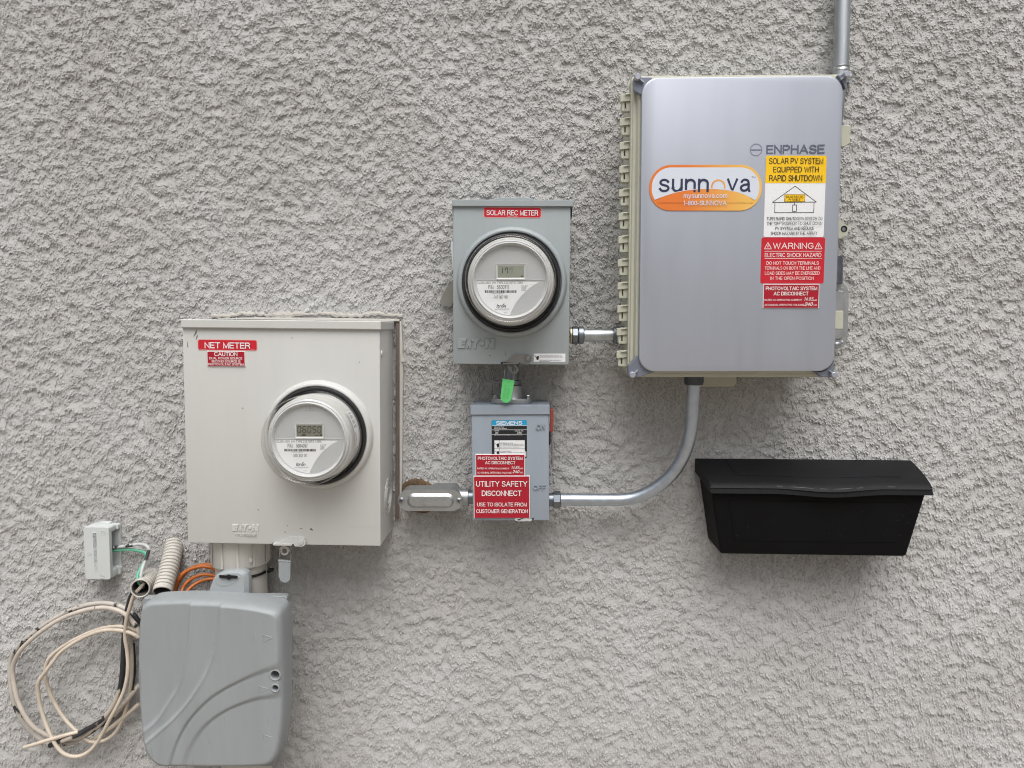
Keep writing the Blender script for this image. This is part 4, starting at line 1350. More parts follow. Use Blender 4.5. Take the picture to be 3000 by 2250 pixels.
# hub on top of the switch box, rising to the grey-green box
hub = thing('conduit_hub', 'cast metal hub and short pipe joining the grey green box to the switch box', 'conduit hub', P(1497, 1180, .05))
VF = vframe(1499, 1183, .055)
zS = HS.at(0, v1, 0).z - VF.o.z + .0002
zR = RF.at(0, -RF.h / 2, 0).z - VF.o.z
mb = MB()
fl = [(p[0], p[1]) for p in rrect(-.0395, .0395, -.021, .021, .020, 8)]
mb.prism(VF, fl, zS, zS + .009)
mb.obj('flange', CAST, hub, bevel=.0015)
mb = MB()
mb.lathe(VF, (0, 0), [(.022, zS + .009), (.0205, zS + .012), (.0195, zS + .03), (.0195, zS + .034), (.016, zS + .034)], 40)
mb.obj('hub_neck', CAST, hub)
mb = MB()
mb.lathe(VF, (0, 0), [(.0135, zS + .01), (.0135, zR), ], 36)
mb.lathe(VF, (0, 0), [(.0135, zS + .034), (.0172, zS + .0355), (.0172, zS + .043), (.0135, zS + .0445)], 36)
mb.obj('nipple', NUT, hub)
for s in (-1, 1):
    mb = MB()
    mb.lathe(VF, (s * .0315, .004), [(.0058, zS + .009), (.0058, zS + .0105), (.0045, zS + .0105), (.0045, zS + .015), (.0040, zS + .0158), (.0002, zS + .0158)], 6 if s > 0 else 12)
    mb.obj('bolt', ZINC, hub, smooth=False)

# short conduit between the grey-green box and the big enclosure
def connector(mb, F, r, w0, w1, kind):
    """hexagonal nut + ring of a compression connector along F.n"""
    L_ = w1 - w0
    if kind == 'hex':
        mb.lathe(F, (0, 0), [(r * 1.28, w0), (r * 1.45, w0 + L_ * .08), (r * 1.45, w0 + L_ * .45), (r * 1.28, w0 + L_ * .5)], 8)
        mb.lathe(F, (0, 0), [(r * 1.30, w0 + L_ * .52), (r * 1.42, w0 + L_ * .58), (r * 1.42, w0 + L_ * .92), (r * 1.2, w0 + L_), (r * .99, w0 + L_)], 36)
    else:
        mb.lathe(F, (0, 0), [(r * .9, w0), (r * 1.4, w0), (r * 1.45, w0 + L_ * .1), (r * 1.45, w0 + L_ * .85), (r * 1.25, w0 + L_), (r * .99, w0 + L_)], 36)
RC = .0118
HFm = hframe(1672, 982, .055)
cdt = thing('short_conduit', 'short metal conduit between the grey green box and the silver cabinet', 'conduit', HFm.o, 'metal conduits')
xs_ = lambda px: P(px, 982, .055).x - HFm.o.x
mb = MB(); mb.lathe(HFm, (0, 0), [(RC, xs_(1690)), (RC, xs_(1850))], 36); mb.obj('conduit_pipe', STEEL, cdt)
mb = MB()
connector(mb, HFm, RC, xs_(1675), xs_(1711), 'hex'); mb.obj('coupling', NUT, cdt, angle=25)
mb = MB(); mb.lathe(HFm, (0, 0), [(RC * .9, -.001), (RC * 1.36, -.001), (RC * 1.36, xs_(1675)), (RC * .9, xs_(1675))], 36); mb.obj('brass_washer', mat('brass_ring', '#a9a48a', .35, .8, var=.1), cdt)
mb = MB(); mb.lathe(HFm, (0, 0), [(RC, xs_(1795)), (RC * 1.38, xs_(1797)), (RC * 1.38, xs_(1812)), (RC * 1.45, xs_(1813)), (RC * 1.45, xs_(1850))], 36); mb.obj('coupling', NUT, cdt)

# curved conduit from the switch box up into the enclosure
el = thing('curved_conduit', 'bent metal conduit curving from the switch box up to the silver cabinet', 'conduit', P(1900, 1450, .06), 'metal conduits')
ep = [(1634, 1463.5, .050), (1690, 1463.5, .050), (1740, 1464, .050), (1785, 1464, .051)] + [(*zElb(x, y), d) for x, y, d in
      ((905, 1437, .053), (1040, 1420, .056), (1170, 1375, .060), (1300, 1305, .065), (1420, 1215, .070), (1530, 1100, .075), (1610, 970, .080), (1668, 830, .085), (1705, 690, .088), (1726, 530, .090), (1738, 330, .092), (1748, 110, .094), (1752, 20, .095))]
mb = MB(); mb.tube(spline([P(*p) for p in ep], 8), RC, 32); mb.obj('conduit_pipe', mat('galvanised_conduit', '#b6bfca', .42, 1.0, var=.12, scale=45, bump=.05, bscale=400), el)
HG2 = hframe(1609, 1464, .050)
x2 = lambda px: P(px, 1464, .050).x - HG2.o.x
mb = MB(); mb.lathe(HG2, (0, 0), [(RC * 1.1, 0), (RC * 1.1, x2(1619)), (RC * 1.25, x2(1619)), (RC * 1.25, x2(1621))], 32)
mb.lathe(HG2, (0, 0), [(RC * 1.1, x2(1621)), (RC * 1.48, x2(1622)), (RC * 1.48, x2(1640)), (RC * 1.2, x2(1643)), (RC, x2(1643))], 8)
mb.obj('coupling', NUT, el, smooth=False)
VG = vframe(2033, 1120, .095)
z2 = lambda py: P(2033, py, .095).z - VG.o.z
mb = MB(); mb.lathe(VG, (0, 0), [(RC, z2(1128)), (RC * 1.35, z2(1127)), (RC * 1.48, z2(1119)), (RC * 1.48, z2(1085))], 36); mb.obj('coupling', BLACKR if False else mat('dark_steel_fitting', '#4b4f54', .45, .7, var=.15), el)

# conduit body (pulling elbow) left of the switch box
lb = thing('conduit_elbow', 'capsule-shaped grey conduit fitting with two screws beside the cream box', 'conduit fitting', P(1260, 1470, .04), 'conduit fittings')
BFm = Frame(zSie(58, 1052), zSie(755, 1052), zSie(755, 1282), zSie(58, 1282), .075)
W2_, H2_ = BFm.w / 2, BFm.h / 2
mb = MB()
mb.prism(BFm, rrect(-W2_ * .985, W2_ * .985, -H2_ * .97, H2_ * .97, H2_ * .97, 12), -.045, -.004)
mb.prism(BFm, rrect(-W2_ * .1, W2_ * .8, -H2_ * .9, H2_ * .9, H2_ * .5, 6), -.076, -.045)
HL = hframe(*zSie(745, 1130), .052)
x3 = lambda px: P(px, 1457, .052).x - HL.o.x
mb.lathe(HL, (0, 0), [(.0155, -.02), (.0165, x3(1354)), (.0165, x3(1373)), (.0135, x3(1373.5))], 36)
mb.obj('fitting_body', CAST, lb, bevel=.0015)
mb = MB(); mb.lathe(HL, (0, 0), [(.0132, x3(1372)), (.0132, x3(1386))], 30); mb.obj('nipple', NUT, lb)
mb = MB()
mb.prism(BFm, rrect(-W2_, W2_, -H2_, H2_, H2_, 14), -.0038, -.0012)
a, b, c_, d_ = corners(BFm, *bx(zSie, 152, 1092, 668, 1243), 0)
a3, b3, c3, d3 = corners(BFm, *bx(zSie, 185, 1118, 640, 1225), 0)
n_ = 10
mb.prism(BFm, rrect(a, b, c_, d_, .016, n_), -.0012, .003, rrect(a3, b3, c3, d3, .011, n_))
mb.text(BFm, '3/4" COVER', bx(zSie, 305, 1137, 505, 1163), .0029, ext=.0007, flip=False) if False else None
def text180(mb, F, s, box, w, ext):
    G = Frame.__new__(Frame); G.__dict__.update(F.__dict__); G.ex, G.ez = -F.ex, -F.ez
    mb.text(G, s, box, w, ext=ext)
text180(mb, BFm, '3/4 COVER', bx(zSie, 305, 1136, 505, 1164), .0028, .0008)
text180(mb, BFm, 'E121488', bx(zSie, 332, 1192, 474, 1220), .0028, .0008)
for x in (232, 577):
    c = BFm.uv(zSie(x, 1172), .003)
    mb.lathe(BFm, c, [(.0052, .0028), (.0052, .0036), (.0042, .0036), (.0042, .0028)], 20)
cov = mb.obj('cover', CASTL, lb)
for x, y in ((95, 1168), (716, 1172)):
    mb = MB()
    c = BFm.uv(zSie(x, y), 0)
    mb.use(0).lathe(BFm, c, [(.0062, -.0012), (.0058, .0006), (.0035, .0018), (.0002, .002)], 20)
    mb.use(1)
    for a in (25, 115):
        t = math.radians(a); mb.line(BFm, (c[0] - .0038 * math.cos(t), c[1] - .0038 * math.sin(t)), (c[0] + .0038 * math.cos(t), c[1] + .0038 * math.sin(t)), .0012, .0022)
    mb.obj('screw', [ZINC, DARK], cov)
# brown foam in the hole behind it
mb = MB()
FF = flat(*zSie(290, 1010), .0)
rg = random.Random(5)
fo = [(70, 1130), (72, 1030), (100, 985), (150, 950), (210, 925), (270, 915), (330, 925), (390, 950), (440, 985), (470, 1020), (480, 1100), (430, 1290), (250, 1300), (120, 1250)]
fu = [FF.uv(zSie(*p)) for p in fo]
cc = (sum(p[0] for p in fu) / len(fu), sum(p[1] for p in fu) / len(fu))
den = [(p.x, p.y) for p in spline([Vector((p[0], p[1], 0)) for p in fu + [fu[0]]], 6)[:-1]]
vs, fs = [], []
for k in range(8):
    f = 1 - k / 8
    for i, p in enumerate(den):
        vs.append(FF.at(cc[0] + (p[0] - cc[0]) * f, cc[1] + (p[1] - cc[1]) * f, (-.001 if k == 0 else .0045 + .004 * math.sin(k * .4) + rg.uniform(-.0014, .0014))))
n_ = len(den)
for k in range(7):
    for i in range(n_): fs.append((k * n_ + i, k * n_ + (i + 1) % n_, (k + 1) * n_ + (i + 1) % n_, (k + 1) * n_ + i))
fs.append(tuple(7 * n_ + i for i in range(n_)))
mb.add(vs, [f[::-1] for f in fs])
o = mb.obj('foam_patch', FOAM, None, org=P(1230, 1420, 0), angle=80); tag(o, 'brown expanding foam on the wall behind the capsule-shaped fitting', 'foam')

# ================================================================== big silver enclosure
DE = .143
EF = Frame(zEnc(130, 76), zEnc(1222, 62), zEnc(1161, 1619), zEnc(93, 1612), DE)
enc = thing('solar_cabinet', 'large silver-covered beige cabinet with hinges down its left edge and stickers', 'electrical cabinet', EF.at(0, -EF.h / 2, -DE))
W2, H2 = EF.w / 2, EF.h / 2
mb = MB()
mb.prism(EF, rrect(-W2 + .004, W2 - .012, -H2 + .004, H2 - .004, .008), -.128, -.03)
mb.prism(EF, rrect(-W2, W2 - .004, -H2, H2, .008), -.03, 0)
mb.prism(EF, rrect(-W2 + .06, W2 - .10, -H2 - .008, H2 + .002, .008), -.142, -.128)
fl_, fr_, ft_, fb_ = EF.uv((2061, 1120), -.12)[0], EF.uv((2158, 1120), -.12)[0], -H2 + .01, EF.uv((2100, 1133), -.12)[1]
mb.prism(EF, rrect(fl_ - .02, fr_, fb_, ft_, .010), -.142, -.118)
mb.obj('cabinet_body', BEIGE, enc, bevel=.002)
mb = MB()
i1 = .0085
mb.prism(EF, rrect(-W2 + .002, W2 - .006, -H2 + .002, H2 - .002, .006), -.001, .004, rrect(-W2 + .004, W2 - .008, -H2 + .004, H2 - .004, .006))
mb.prism(EF, rrect(-W2 + i1, W2 - i1, -H2 + .008, H2 - .006, .012), .004, .013, rrect(-W2 + i1 + .003, W2 - i1 - .003, -H2 + .012, H2 - .009, .012))
mb.obj('door_frame', BEIGE, enc, bevel=.0012)
# silver cover
CF = Frame(zEnc(180, 84), zEnc(1220.5, 71), zEnc(1147, 1586), zEnc(157, 1586), .169)
cw, ch = CF.w / 2, CF.h / 2
rad = .027
mb = MB()
p0 = rrect(-cw, cw, -ch, ch, rad, 10)
p1 = rrect(-cw + .0005, cw - .0005, -ch + .0005, ch - .0005, rad, 10)
p2 = rrect(-cw + .0022, cw - .0022, -ch + .0022, ch - .0022, rad, 10)
n_ = len(p0)
vs = [CF.at(*p, -.0125) for p in p0] + [CF.at(*p, -.0015) for p in p0] + [CF.at(*p, -.0004) for p in p1] + [CF.at(*p, 0) for p in p2]
fs = [(j * n_ + i, j * n_ + (i + 1) % n_, (j + 1) * n_ + (i + 1) % n_, (j + 1) * n_ + i) for j in range(3) for i in range(n_)]
fs.append(tuple(3 * n_ + i for i in range(n_)))
mb.add(vs, fs)
cover_mb = mb
# dark corner wings of the cover and the four corner screws
WF2 = CF.up(-.006)
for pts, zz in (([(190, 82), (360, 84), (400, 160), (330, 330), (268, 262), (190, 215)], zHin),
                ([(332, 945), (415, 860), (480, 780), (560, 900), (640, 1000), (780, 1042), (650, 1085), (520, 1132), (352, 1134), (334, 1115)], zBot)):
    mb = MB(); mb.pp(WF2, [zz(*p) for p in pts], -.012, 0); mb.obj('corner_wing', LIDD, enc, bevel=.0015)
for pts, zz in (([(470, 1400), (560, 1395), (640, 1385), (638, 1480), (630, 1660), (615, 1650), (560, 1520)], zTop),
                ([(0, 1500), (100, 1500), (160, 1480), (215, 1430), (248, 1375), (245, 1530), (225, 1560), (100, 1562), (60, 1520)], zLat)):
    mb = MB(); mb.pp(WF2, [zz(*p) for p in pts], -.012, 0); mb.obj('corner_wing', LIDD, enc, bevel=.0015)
for (x, y), (fx, fy), zz in (((230, 78), (285, 135), zHin), ((660, 1375), (525, 1490), zTop), ((408, 1098), (490, 1018), zBot), ((256, 1538), (200, 1490), zLat)):
    mb = MB()
    p = zz(x, y)
    c = CF.uv(p, .004)
    mb.lathe(CF, c, [(.0054, -.03), (.0054, .003), (.0044, .004), (.0002, .004)], 24)
    f = CF.uv(zz(fx, fy), -.001)
    dx, dy = f[0] - c[0], f[1] - c[1]; l = math.hypot(dx, dy); nx, ny = -dy / l * .0011, dx / l * .0011
    mb.prism(CF, [(c[0] + nx, c[1] + ny), (c[0] - nx, c[1] - ny), (f[0] - nx, f[1] - ny), (f[0] + nx, f[1] + ny)], -.012, .001)
    mb.obj('corner_screw', mat('silver_screw_paint', '#a7abb6', .4, .5, var=.04), enc)
# hinges: one built, eleven copies
QF = flat(1832, 300, .128)
def hp(z, x, y): return QF.uv(z(x, y))
mb = MB()
mb.prism(QF, [hp(zHin, 55, 262), hp(zHin, 100, 252), hp(zHin, 185, 250), hp(zHin, 185, 320), hp(zHin, 55, 334)], -.006, .004)
mb.prism(QF, [hp(zHin, 92, 268), hp(zHin, 185, 246), hp(zHin, 185, 262)], .004, .0075)
mb.prism(QF, [hp(zHin, 70, 326), hp(zHin, 100, 326), hp(zHin, 100, 418), hp(zHin, 76, 418), hp(zHin, 70, 400)], -.012, .001)
mb.prism(QF, [hp(zHin, 70 + 43, 326), hp(zHin, 185, 326), hp(zHin, 185, 400), hp(zHin, 145, 418), hp(zHin, 113, 418)], -.012, .001)
mb.prism(QF, [hp(zHin, 98, 392), hp(zHin, 116, 392), hp(zHin, 116, 418), hp(zHin, 98, 418)], -.012, .0008)
mb.prism(QF, [hp(zHin, 98, 326), hp(zHin, 116, 326), hp(zHin, 116, 392), hp(zHin, 98, 392)], -.012, -.008)
h0 = mb.obj('hinge', BEIGE, enc, bevel=.0008)
A, Bp = P(1816.6, 275.3, .128), P(1805.8, 1025.6, .128)
for k in range(1, 12):
    h = h0.copy(); COL.objects.link(h); h.parent = enc
    h.location = (Bp - A) * (k / 11)
# latches and lug on the right
QR = flat(2480, 600, .12)
mb = MB(); mb.pp(QR, [zEnc(1195, 326), zEnc(1244, 326), zEnc(1243, 418), zEnc(1215, 436), zEnc(1195, 436)], -.03, .004); mb.obj('side_latch', BEIGE, enc, bevel=.0015)
mb = MB(); mb.pp(QR, [zEnc(1150, 1275), zEnc(1209, 1275), zEnc(1206, 1371), zEnc(1170, 1371), zEnc(1150, 1371)], -.03, .004); mb.obj('side_latch', BEIGE, enc, bevel=.0015)
QL = flat(2475, 670, .022)
mb = MB()
lugo = [QL.uv(zEnc(*p)) for p in ((1120, 800), (1195, 815), (1232, 845), (1238, 860), (1232, 872), (1196, 905), (1120, 915))]
mb.prism(QL, lugo, -.012, 0)
c = QL.uv(zEnc(1210, 857))
mb.use(1).face(QL, circ(c[0], c[1], .0062, 24), .0003)
mb.use(2).lathe(QL, (c[0] - .0008, c[1] - .001), [(.0038, .0004), (.003, .0014), (.0002, .0016)], 16)
mb.obj('mounting_lug', [BEIGE, DARK, ZINC], enc)
# print and stickers on the silver cover
mb = cover_mb
mb.use(1)
mb.text(CF, 'ENPHASE', bx(zLab, 208, 77, 752, 161), .0004, bold=.016)
mb.text(CF, '.', bx(zLab, 762, 147, 773, 158), .0004)
c = CF.uv(zLab(112, 125))
mb.use(2)
s_ = 1.25 / FPX / 3.192
mb.band(CF, circ(c[0], c[1], 56 * s_, 40), circ(c[0], c[1], 48 * s_, 40), .0003)
q = corners(CF, *bx(zLab, 58, 118, 166, 130), 0); mb.face(CF, rrect(*q, .001), .0004)
mb.obj('silver_cover', [LIDS, EDGE, GHOST], enc, angle=50)
# round-ended orange sticker
SFm = Frame(zSun(130, 140), zSun(2100, 140), zSun(2100, 940), zSun(130, 940), .169)
sw, sh = SFm.w / 2, SFm.h / 2
mb = MB()
su = SFm.w / 1970
def sp(x, y): return ((x - 1115) * su, -(y - 540) * su)
out_ = rrect(-sw, sw, -sh, sh, sh * .96, 16)
xo = SFm.o.x - root_of(enc).location.x
OG = gradient('orange_to_yellow_print', '#d9752f', '#e3b45a', 0, xo - sw * .35, xo + sw * .75)
mb.use(0).prism(SFm, out_, 0, .0012)
ins = 44 * su
inr = rrect(-sw + ins, sw - ins, -sh + ins, sh - ins, sh * .96 - ins, 16)
arc = [sp(*p) for p in ((225, 748), (330, 705), (460, 660), (600, 618), (740, 590), (900, 570), (1060, 560), (1180, 558), (1320, 562), (1480, 575), (1640, 605), (1760, 640), (1880, 692), (1985, 748))]
def arcv(u):
    for a, b in zip(arc, arc[1:]):
        if a[0] <= u <= b[0]: return a[1] + (b[1] - a[1]) * (u - a[0]) / (b[0] - a[0])
    return -1
up = [p for p in inr if p[1] > arcv(p[0])]
k0 = min(range(len(up)), key=lambda i: (up[i][0] < 0, up[i][1]) if up[i][0] > 0 else (9, 9))
up = up[k0:] + up[:k0]
mb.use(1).face(SFm, up + arc, .0014)
mb.use(2)
mb.text(SFm, 'sunn', (*[sp(300, 618)[0], sp(300, 618)[1]], sp(1172, 618)[0], sp(0, 384)[1]), .0016, bold=.006, px=False)
mb.text(SFm, 'va', (sp(1488, 612)[0], sp(0, 612)[1], sp(1900, 0)[0], sp(0, 380)[1]), .0016, bold=.006, px=False)
mb.text(SFm, 'TM', (sp(1915, 0)[0], sp(0, 374)[1], sp(1982, 0)[0], sp(0, 344)[1]), .0016, px=False)
mb.use(0)
oc = sp(1338, 524)
mb.band(SFm, circ(*oc, 128 * su, 40, -15, 195), circ(*oc, 100 * su, 40, -15, 195), .0016)
mb.f = mb.f[:-1]; mb.m = mb.m[:-1]
low = [(p[0], p[1]) for p in arc] + [sp(1990, 800), sp(1900, 850), sp(1700, 885), sp(500, 885), sp(330, 850), sp(230, 790)]
cov_ = [(p[0], p[1]) for p in arc if sp(280, 0)[0] < p[0] < sp(1960, 0)[0]]
cov_ = cov_ + [sp(1960, 800), sp(280, 800)]
mb.face(SFm, cov_, .0018)
mb.use(1)
for a, b in zip(arc, arc[1:]): mb.line(SFm, a, b, 9 * su, .0019)
mb.text(SFm, 'mysunnova.com', (sp(735, 0)[0], sp(0, 738)[1], sp(1495, 0)[0], sp(0, 655)[1]), .002, bold=.035, px=False)
mb.text(SFm, '1-800-SUNNOVA', (sp(735, 0)[0], sp(0, 846)[1], sp(1486, 0)[0], sp(0, 765)[1]), .002, bold=.035, px=False)
mb.obj('company_sticker', [OG, mat('bluish_white_print', '#ccd3df', .45, var=0), NAVY], enc, smooth=False)
# yellow and white sticker
YF = Frame(zLab(203, 180), zLab(768, 180), zLab(745, 940), zLab(183, 940), .169)
mb = MB()
mb.use(0).prism(YF, rrect(-YF.w / 2, YF.w / 2, -YF.h / 2, YF.h / 2, .003), 0, .0004)
yb = YF.uv(zLab(480, 436))[1]
yy = [p for p in rrect(-YF.w / 2, YF.w / 2, -YF.h / 2, YF.h / 2, .003) if p[1] > 0]
k0 = max(range(len(yy)), key=lambda i: yy[i][0] - yy[i][1] * 100 if yy[i][0] > 0 else -9)
mb.use(1).face(YF, [(YF.w / 2, yb), *[p for p in yy], (-YF.w / 2, yb)], .0006)
mb.use(2)
lines_of(mb, YF, zLab, [('SOLAR PV SYSTEM', 234, 201, 739, 257), ('EQUIPPED WITH', 271, 282, 697, 337), ('RAPID SHUTDOWN', 234, 361, 729, 417)], .0008, bold=.03)
lines_of(mb, YF, zLab, [('TURN RAPID SHUTDOWN SWITCH TO', 211, 753, 728, 783), ('THE "OFF" POSITION TO SHUT DOWN', 211, 798, 725, 828), ('PV SYSTEM AND REDUCE', 291, 845, 650, 874), ('SHOCK HAZARD IN THE ARRAY', 249, 890, 680, 920)], .0008, bold=.006)
hl = lambda a, b: mb.line(YF, YF.uv(zLab(*a)), YF.uv(zLab(*b)), .0009, .0007)
for a, b in (((476, 464), (263, 617)), ((476, 464), (675, 613)), ((263, 617), (675, 613)), ((287, 617), (285, 712)), ((285, 712), (650, 711)), ((650, 711), (653, 613)), ((471, 610), (470, 640)),
             ((452, 640), (490, 640)), ((490, 640), (488, 700)), ((488, 700), (450, 700)), ((450, 700), (452, 640))): hl(a, b)
q = corners(YF, *bx(zLab, 377, 541, 568, 612), 0); mb.face(YF, rrect(*q, 0), .0009)
mb.use(1); q = corners(YF, *bx(zLab, 381, 544, 564, 608), 0); mb.face(YF, rrect(*q, 0), .0011)
mb.use(2); lines_of(mb, YF, zLab, [('SOLAR ELECTRIC', 390, 553, 556, 573), ('PV PANELS', 418, 580, 524, 600)], .0013, bold=.006)
mb.obj('shutdown_label', [WHITE, YEL, BLK], enc, smooth=False)
# red warning sticker
KFm = Frame(zLab(165, 944), zLab(759, 944), zLab(741, 1374), zLab(150, 1374), .169)
mb = MB()
mb.use(0).prism(KFm, rrect(-KFm.w / 2, KFm.w / 2, -KFm.h / 2, KFm.h / 2, .003), 0, .0004)
mb.use(1)
lines_of(mb, KFm, zLab, [('WARNING', 270, 994, 648, 1051), ('ELECTRIC SHOCK HAZARD', 193, 1089, 718, 1128), ('DO NOT TOUCH TERMINALS', 209, 1168, 695, 1199), ('TERMINALS ON BOTH THE LINE AND', 193, 1215, 708, 1246),
                         ('LOAD SIDES MAY BE ENERGIZED', 194, 1262, 702, 1293), ('IN THE OPEN POSITION', 245, 1310, 650, 1341)], .0007, bold=.004)
for y in (1073, 1140): mb.line(KFm, KFm.uv(zLab(190, y)), KFm.uv(zLab(725, y)), .0008, .0007)
for x0, x1 in ((188, 256), (660, 728)):
    t = [KFm.uv(zLab(x0, 1051)), KFm.uv(zLab((x0 + x1) / 2, 991)), KFm.uv(zLab(x1, 1051))]
    for i in range(3): mb.line(KFm, t[i], t[(i + 1) % 3], .0011, .0007)
    xm = (x0 + x1) / 2
    mb.face(KFm, [KFm.uv(zLab(*p)) for p in ((xm + 3, 1008), (xm - 8, 1028), (xm - 1, 1028), (xm - 5, 1044), (xm + 9, 1022), (xm + 2, 1022), (xm + 8, 1009))], .0007)
mb.obj('warning_label', [RED, mat('pinkish_white_print', '#e3d3d3', .5, var=0)], enc, smooth=False)
PFm = Frame(zLab(180, 1378), zLab(705, 1378), zLab(694, 1606), zLab(167, 1606), .169)
plate(enc, PFm, [('PHOTOVOLTAIC SYSTEM', 203, 1403, 680, 1437), ('AC DISCONNECT', 276, 1451, 600, 1486), ('RATED AC OPERATING CURRENT', 190, 1520, 536, 1537), ('AAC', 646, 1522, 682, 1538),
                 ('AC NOMINAL OPERATING VOLTAGE', 190, 1566, 557, 1583), ('VAC', 648, 1567, 680, 1584)], zLab, hand=(('14.85', 564, 1502, 650, 1536), ('240', 562, 1550, 644, 1585)))

# ================================================================== conduit at the top right and its fitting behind the cabinet
td = .032
tc_ = thing('vertical_conduit', 'straight metal conduit coming down the wall to the silver cabinet', 'conduit', P(2463, 150, td), 'metal conduits')
pa, pb = P(*zTop(562, 0), td), P(*zTop(530, 1300), td)
dirv = (pb - pa)
mb = MB(); mb.tube(spline([pa - dirv * 3.2, pa, pb, P(2458, 240, td), P(2448, 330, td + .002), P(2436, 430, td + .004), P(2433, 560, td + .004), P(2433, 800, td + .004)], 6), .0138, 40); mb.obj('conduit_pipe', STEEL, tc_)
mb = MB()
axis = dirv.normalized()
sA, sB = P(*zTop(540, 1245), td), P(*zTop(536, 1340), td)
mb.tube([sA, sA + (sB - sA) * .1, sA + (sB - sA) * .45, sA + (sB - sA) * .55, sA + (sB - sA) * .9, sB], [.0141, .0150, .0150, .0144, .0152, .0142], 36)
SFt = flat(*zTop(690, 1450), .012)
mb.pp(SFt, [zTop(560, 1300), zTop(640, 1300), zTop(735, 1365), zTop(735, 1525), zTop(640, 1530), zTop(560, 1400)], -.010, .003)
c = SFt.uv(zTop(685, 1440), .003)
mb.lathe(SFt, c, [(.0065, .003), (.006, .006), (.003, .0075), (.0002, .0075)], 8)
mb.obj('pipe_strap', mat('bright_zinc', '#c3c8ca', .25, .95, var=.08), tc_)
lf = thing('conduit_elbow', 'silver conduit fitting half hidden behind the right side of the silver cabinet', 'conduit fitting', P(2462, 920, .02), 'conduit fittings')
QC = flat(2466, 923, .040)
oc_ = [QC.uv(zLat(*p)) for p in ((180, 490), (300, 487), (350, 500), (390, 545), (408, 610), (405, 800), (400, 1000), (396, 1110), (380, 1185), (330, 1230), (270, 1242), (180, 1242))]
mb = MB()
mb.prism(QC, oc_, -.036, -.003)
mb.prism(QC, oc_, -.0015, .0012)
ins_ = [QC.uv(zLat(*p)) for p in ((200, 575), (300, 575), (340, 585), (360, 630), (358, 800), (354, 1050), (345, 1100), (310, 1140), (200, 1150))]
cx2 = sum(p[0] for p in ins_) / len(ins_); cy2 = sum(p[1] for p in ins_) / len(ins_)
mb.prism(QC, ins_, .0012, .005, [(cx2 + (p[0] - cx2) * .88, cy2 + (p[1] - cy2) * .94) for p in ins_])
q = corners(QC, *bx(zLat, 318, 545, 355, 580), 0)
mb.prism(QC, rrect(*q, .002), .0012, .002)
c = QC.uv(zLat(336, 1168)); mb.lathe(QC, c, [(.003, .0012), (.002, .002), (.0002, .002)], 10)
mb.obj('fitting_cover', CASTL, lf, bevel=.0012)
mb = MB()
c = QC.uv(zLat(280, 1200)); mb.lathe(QC, c, [(.0062, .0012), (.006, .003), (.003, .0045), (.0002, .0045)], 16)
mb.obj('screw', ZINC, lf)
mb = MB()
vA, vB = P(2461, 752, .045), P(2460, 832, .045)
mb.tube([vA + Vector((-.012, 0, 0)), vB + Vector((-.012, 0, 0))], .0165, 24)
mb.obj('coupling', NUT, lf)

# ================================================================== black mailbox
mbx = thing('wall_mailbox', 'wide black plastic mailbox with a slanted lid, mounted on the wall', 'mailbox', P(2390, 1620, .0))
MF = Frame((2084.6, 1446), (2716, 1453), (2656, 1631.5), (2111, 1623.7), .098)
pt = [MF.uv(p) for p in ((2083, 1430), (2717, 1437), (2656, 1631.5), (2111, 1623.7))]
mb = MB()
mb.prism(MF, pt, -.094, 0).bev(.007, 4)
pr = [MF.uv(zBox(*p)) for p in ((375, 470), (1890, 488), (1770, 822), (430, 806))]
cm = (sum(p[0] for p in pr) / 4, sum(p[1] for p in pr) / 4)
mb.prism(MF, pr, -.001, .0009, [(cm[0] + (p[0] - cm[0]) * .994, cm[1] + (p[1] - cm[1]) * .98) for p in pr])
mb.use(1)
rg = random.Random(9)
for k in range(22):
    x, y = rg.uniform(420, 1900), rg.uniform(520, 830)
    if rg.random() < .6: x = rg.uniform(1000, 1900)
    a = rg.uniform(0, 6.28); l = rg.uniform(3, 16)
    p, q = zBox(x, y), zBox(x + l * math.cos(a), y + l * math.sin(a) * .5)
    mb.line(MF, MF.uv(p), MF.uv(q), rg.uniform(.0003, .0007), .0012)
mb.obj('mailbox_body', [BLACKP, mat('pale_scratch', '#3c3c40', .6, var=0)], mbx, angle=15)
# lid: lofted rows from the wall edge to the bulging front rim
A0, B0 = P(*zBox(103, 122), .006), P(*zBox(1895, 138), .006)
A1, B1 = P(*zBox(228, 342), .106), P(*zBox(2072, 357), .106)
A2, B2 = P(*zBox(234, 410), .108), P(*zBox(2083, 428), .108)
NU = 72
def bulge(t):
    x = max(0, min(1, 1 - abs(t - .54) / .26))
    return x * x * (3 - 2 * x)
rows = []
def lerp(a, b, t): return a + (b - a) * t
ts = [k / NU for k in range(NU + 1)]
PR = [(0, 0), (.2, .002), (.45, .0035), (.7, .0035), (.88, .0022), (.96, .001), (1.0, -.0015)]
for s, lift in PR:
    rows.append([lerp(lerp(A0, B0, t), lerp(A1, B1, t), s) + Vector((0, -.006 * bulge(t) * s, lift - .0038 * bulge(t) * s ** 3)) for t in ts])
rows.append([lerp(A1, B1, t) + Vector((0, -.0028 - .0075 * bulge(t), -.0050 - .0045 * bulge(t))) for t in ts])
rows.append([lerp(A1, B1, t) + Vector((0, -.0012 - .0065 * bulge(t), -.0062 - .0045 * bulge(t))) for t in ts])
rows.append([lerp(A2, B2, t) + Vector((0, -.0018 - .0055 * bulge(t), -.0045 * bulge(t))) for t in ts])
rows.append([lerp(A2, B2, t) + Vector((0, .004, .001)) for t in ts])
rows.append([lerp(A2, B2, t) + Vector((0, .007, .012)) for t in ts])
rows.append([lerp(A0, B0, t) + Vector((0, 0, -.006)) for t in ts])
mb = MB()
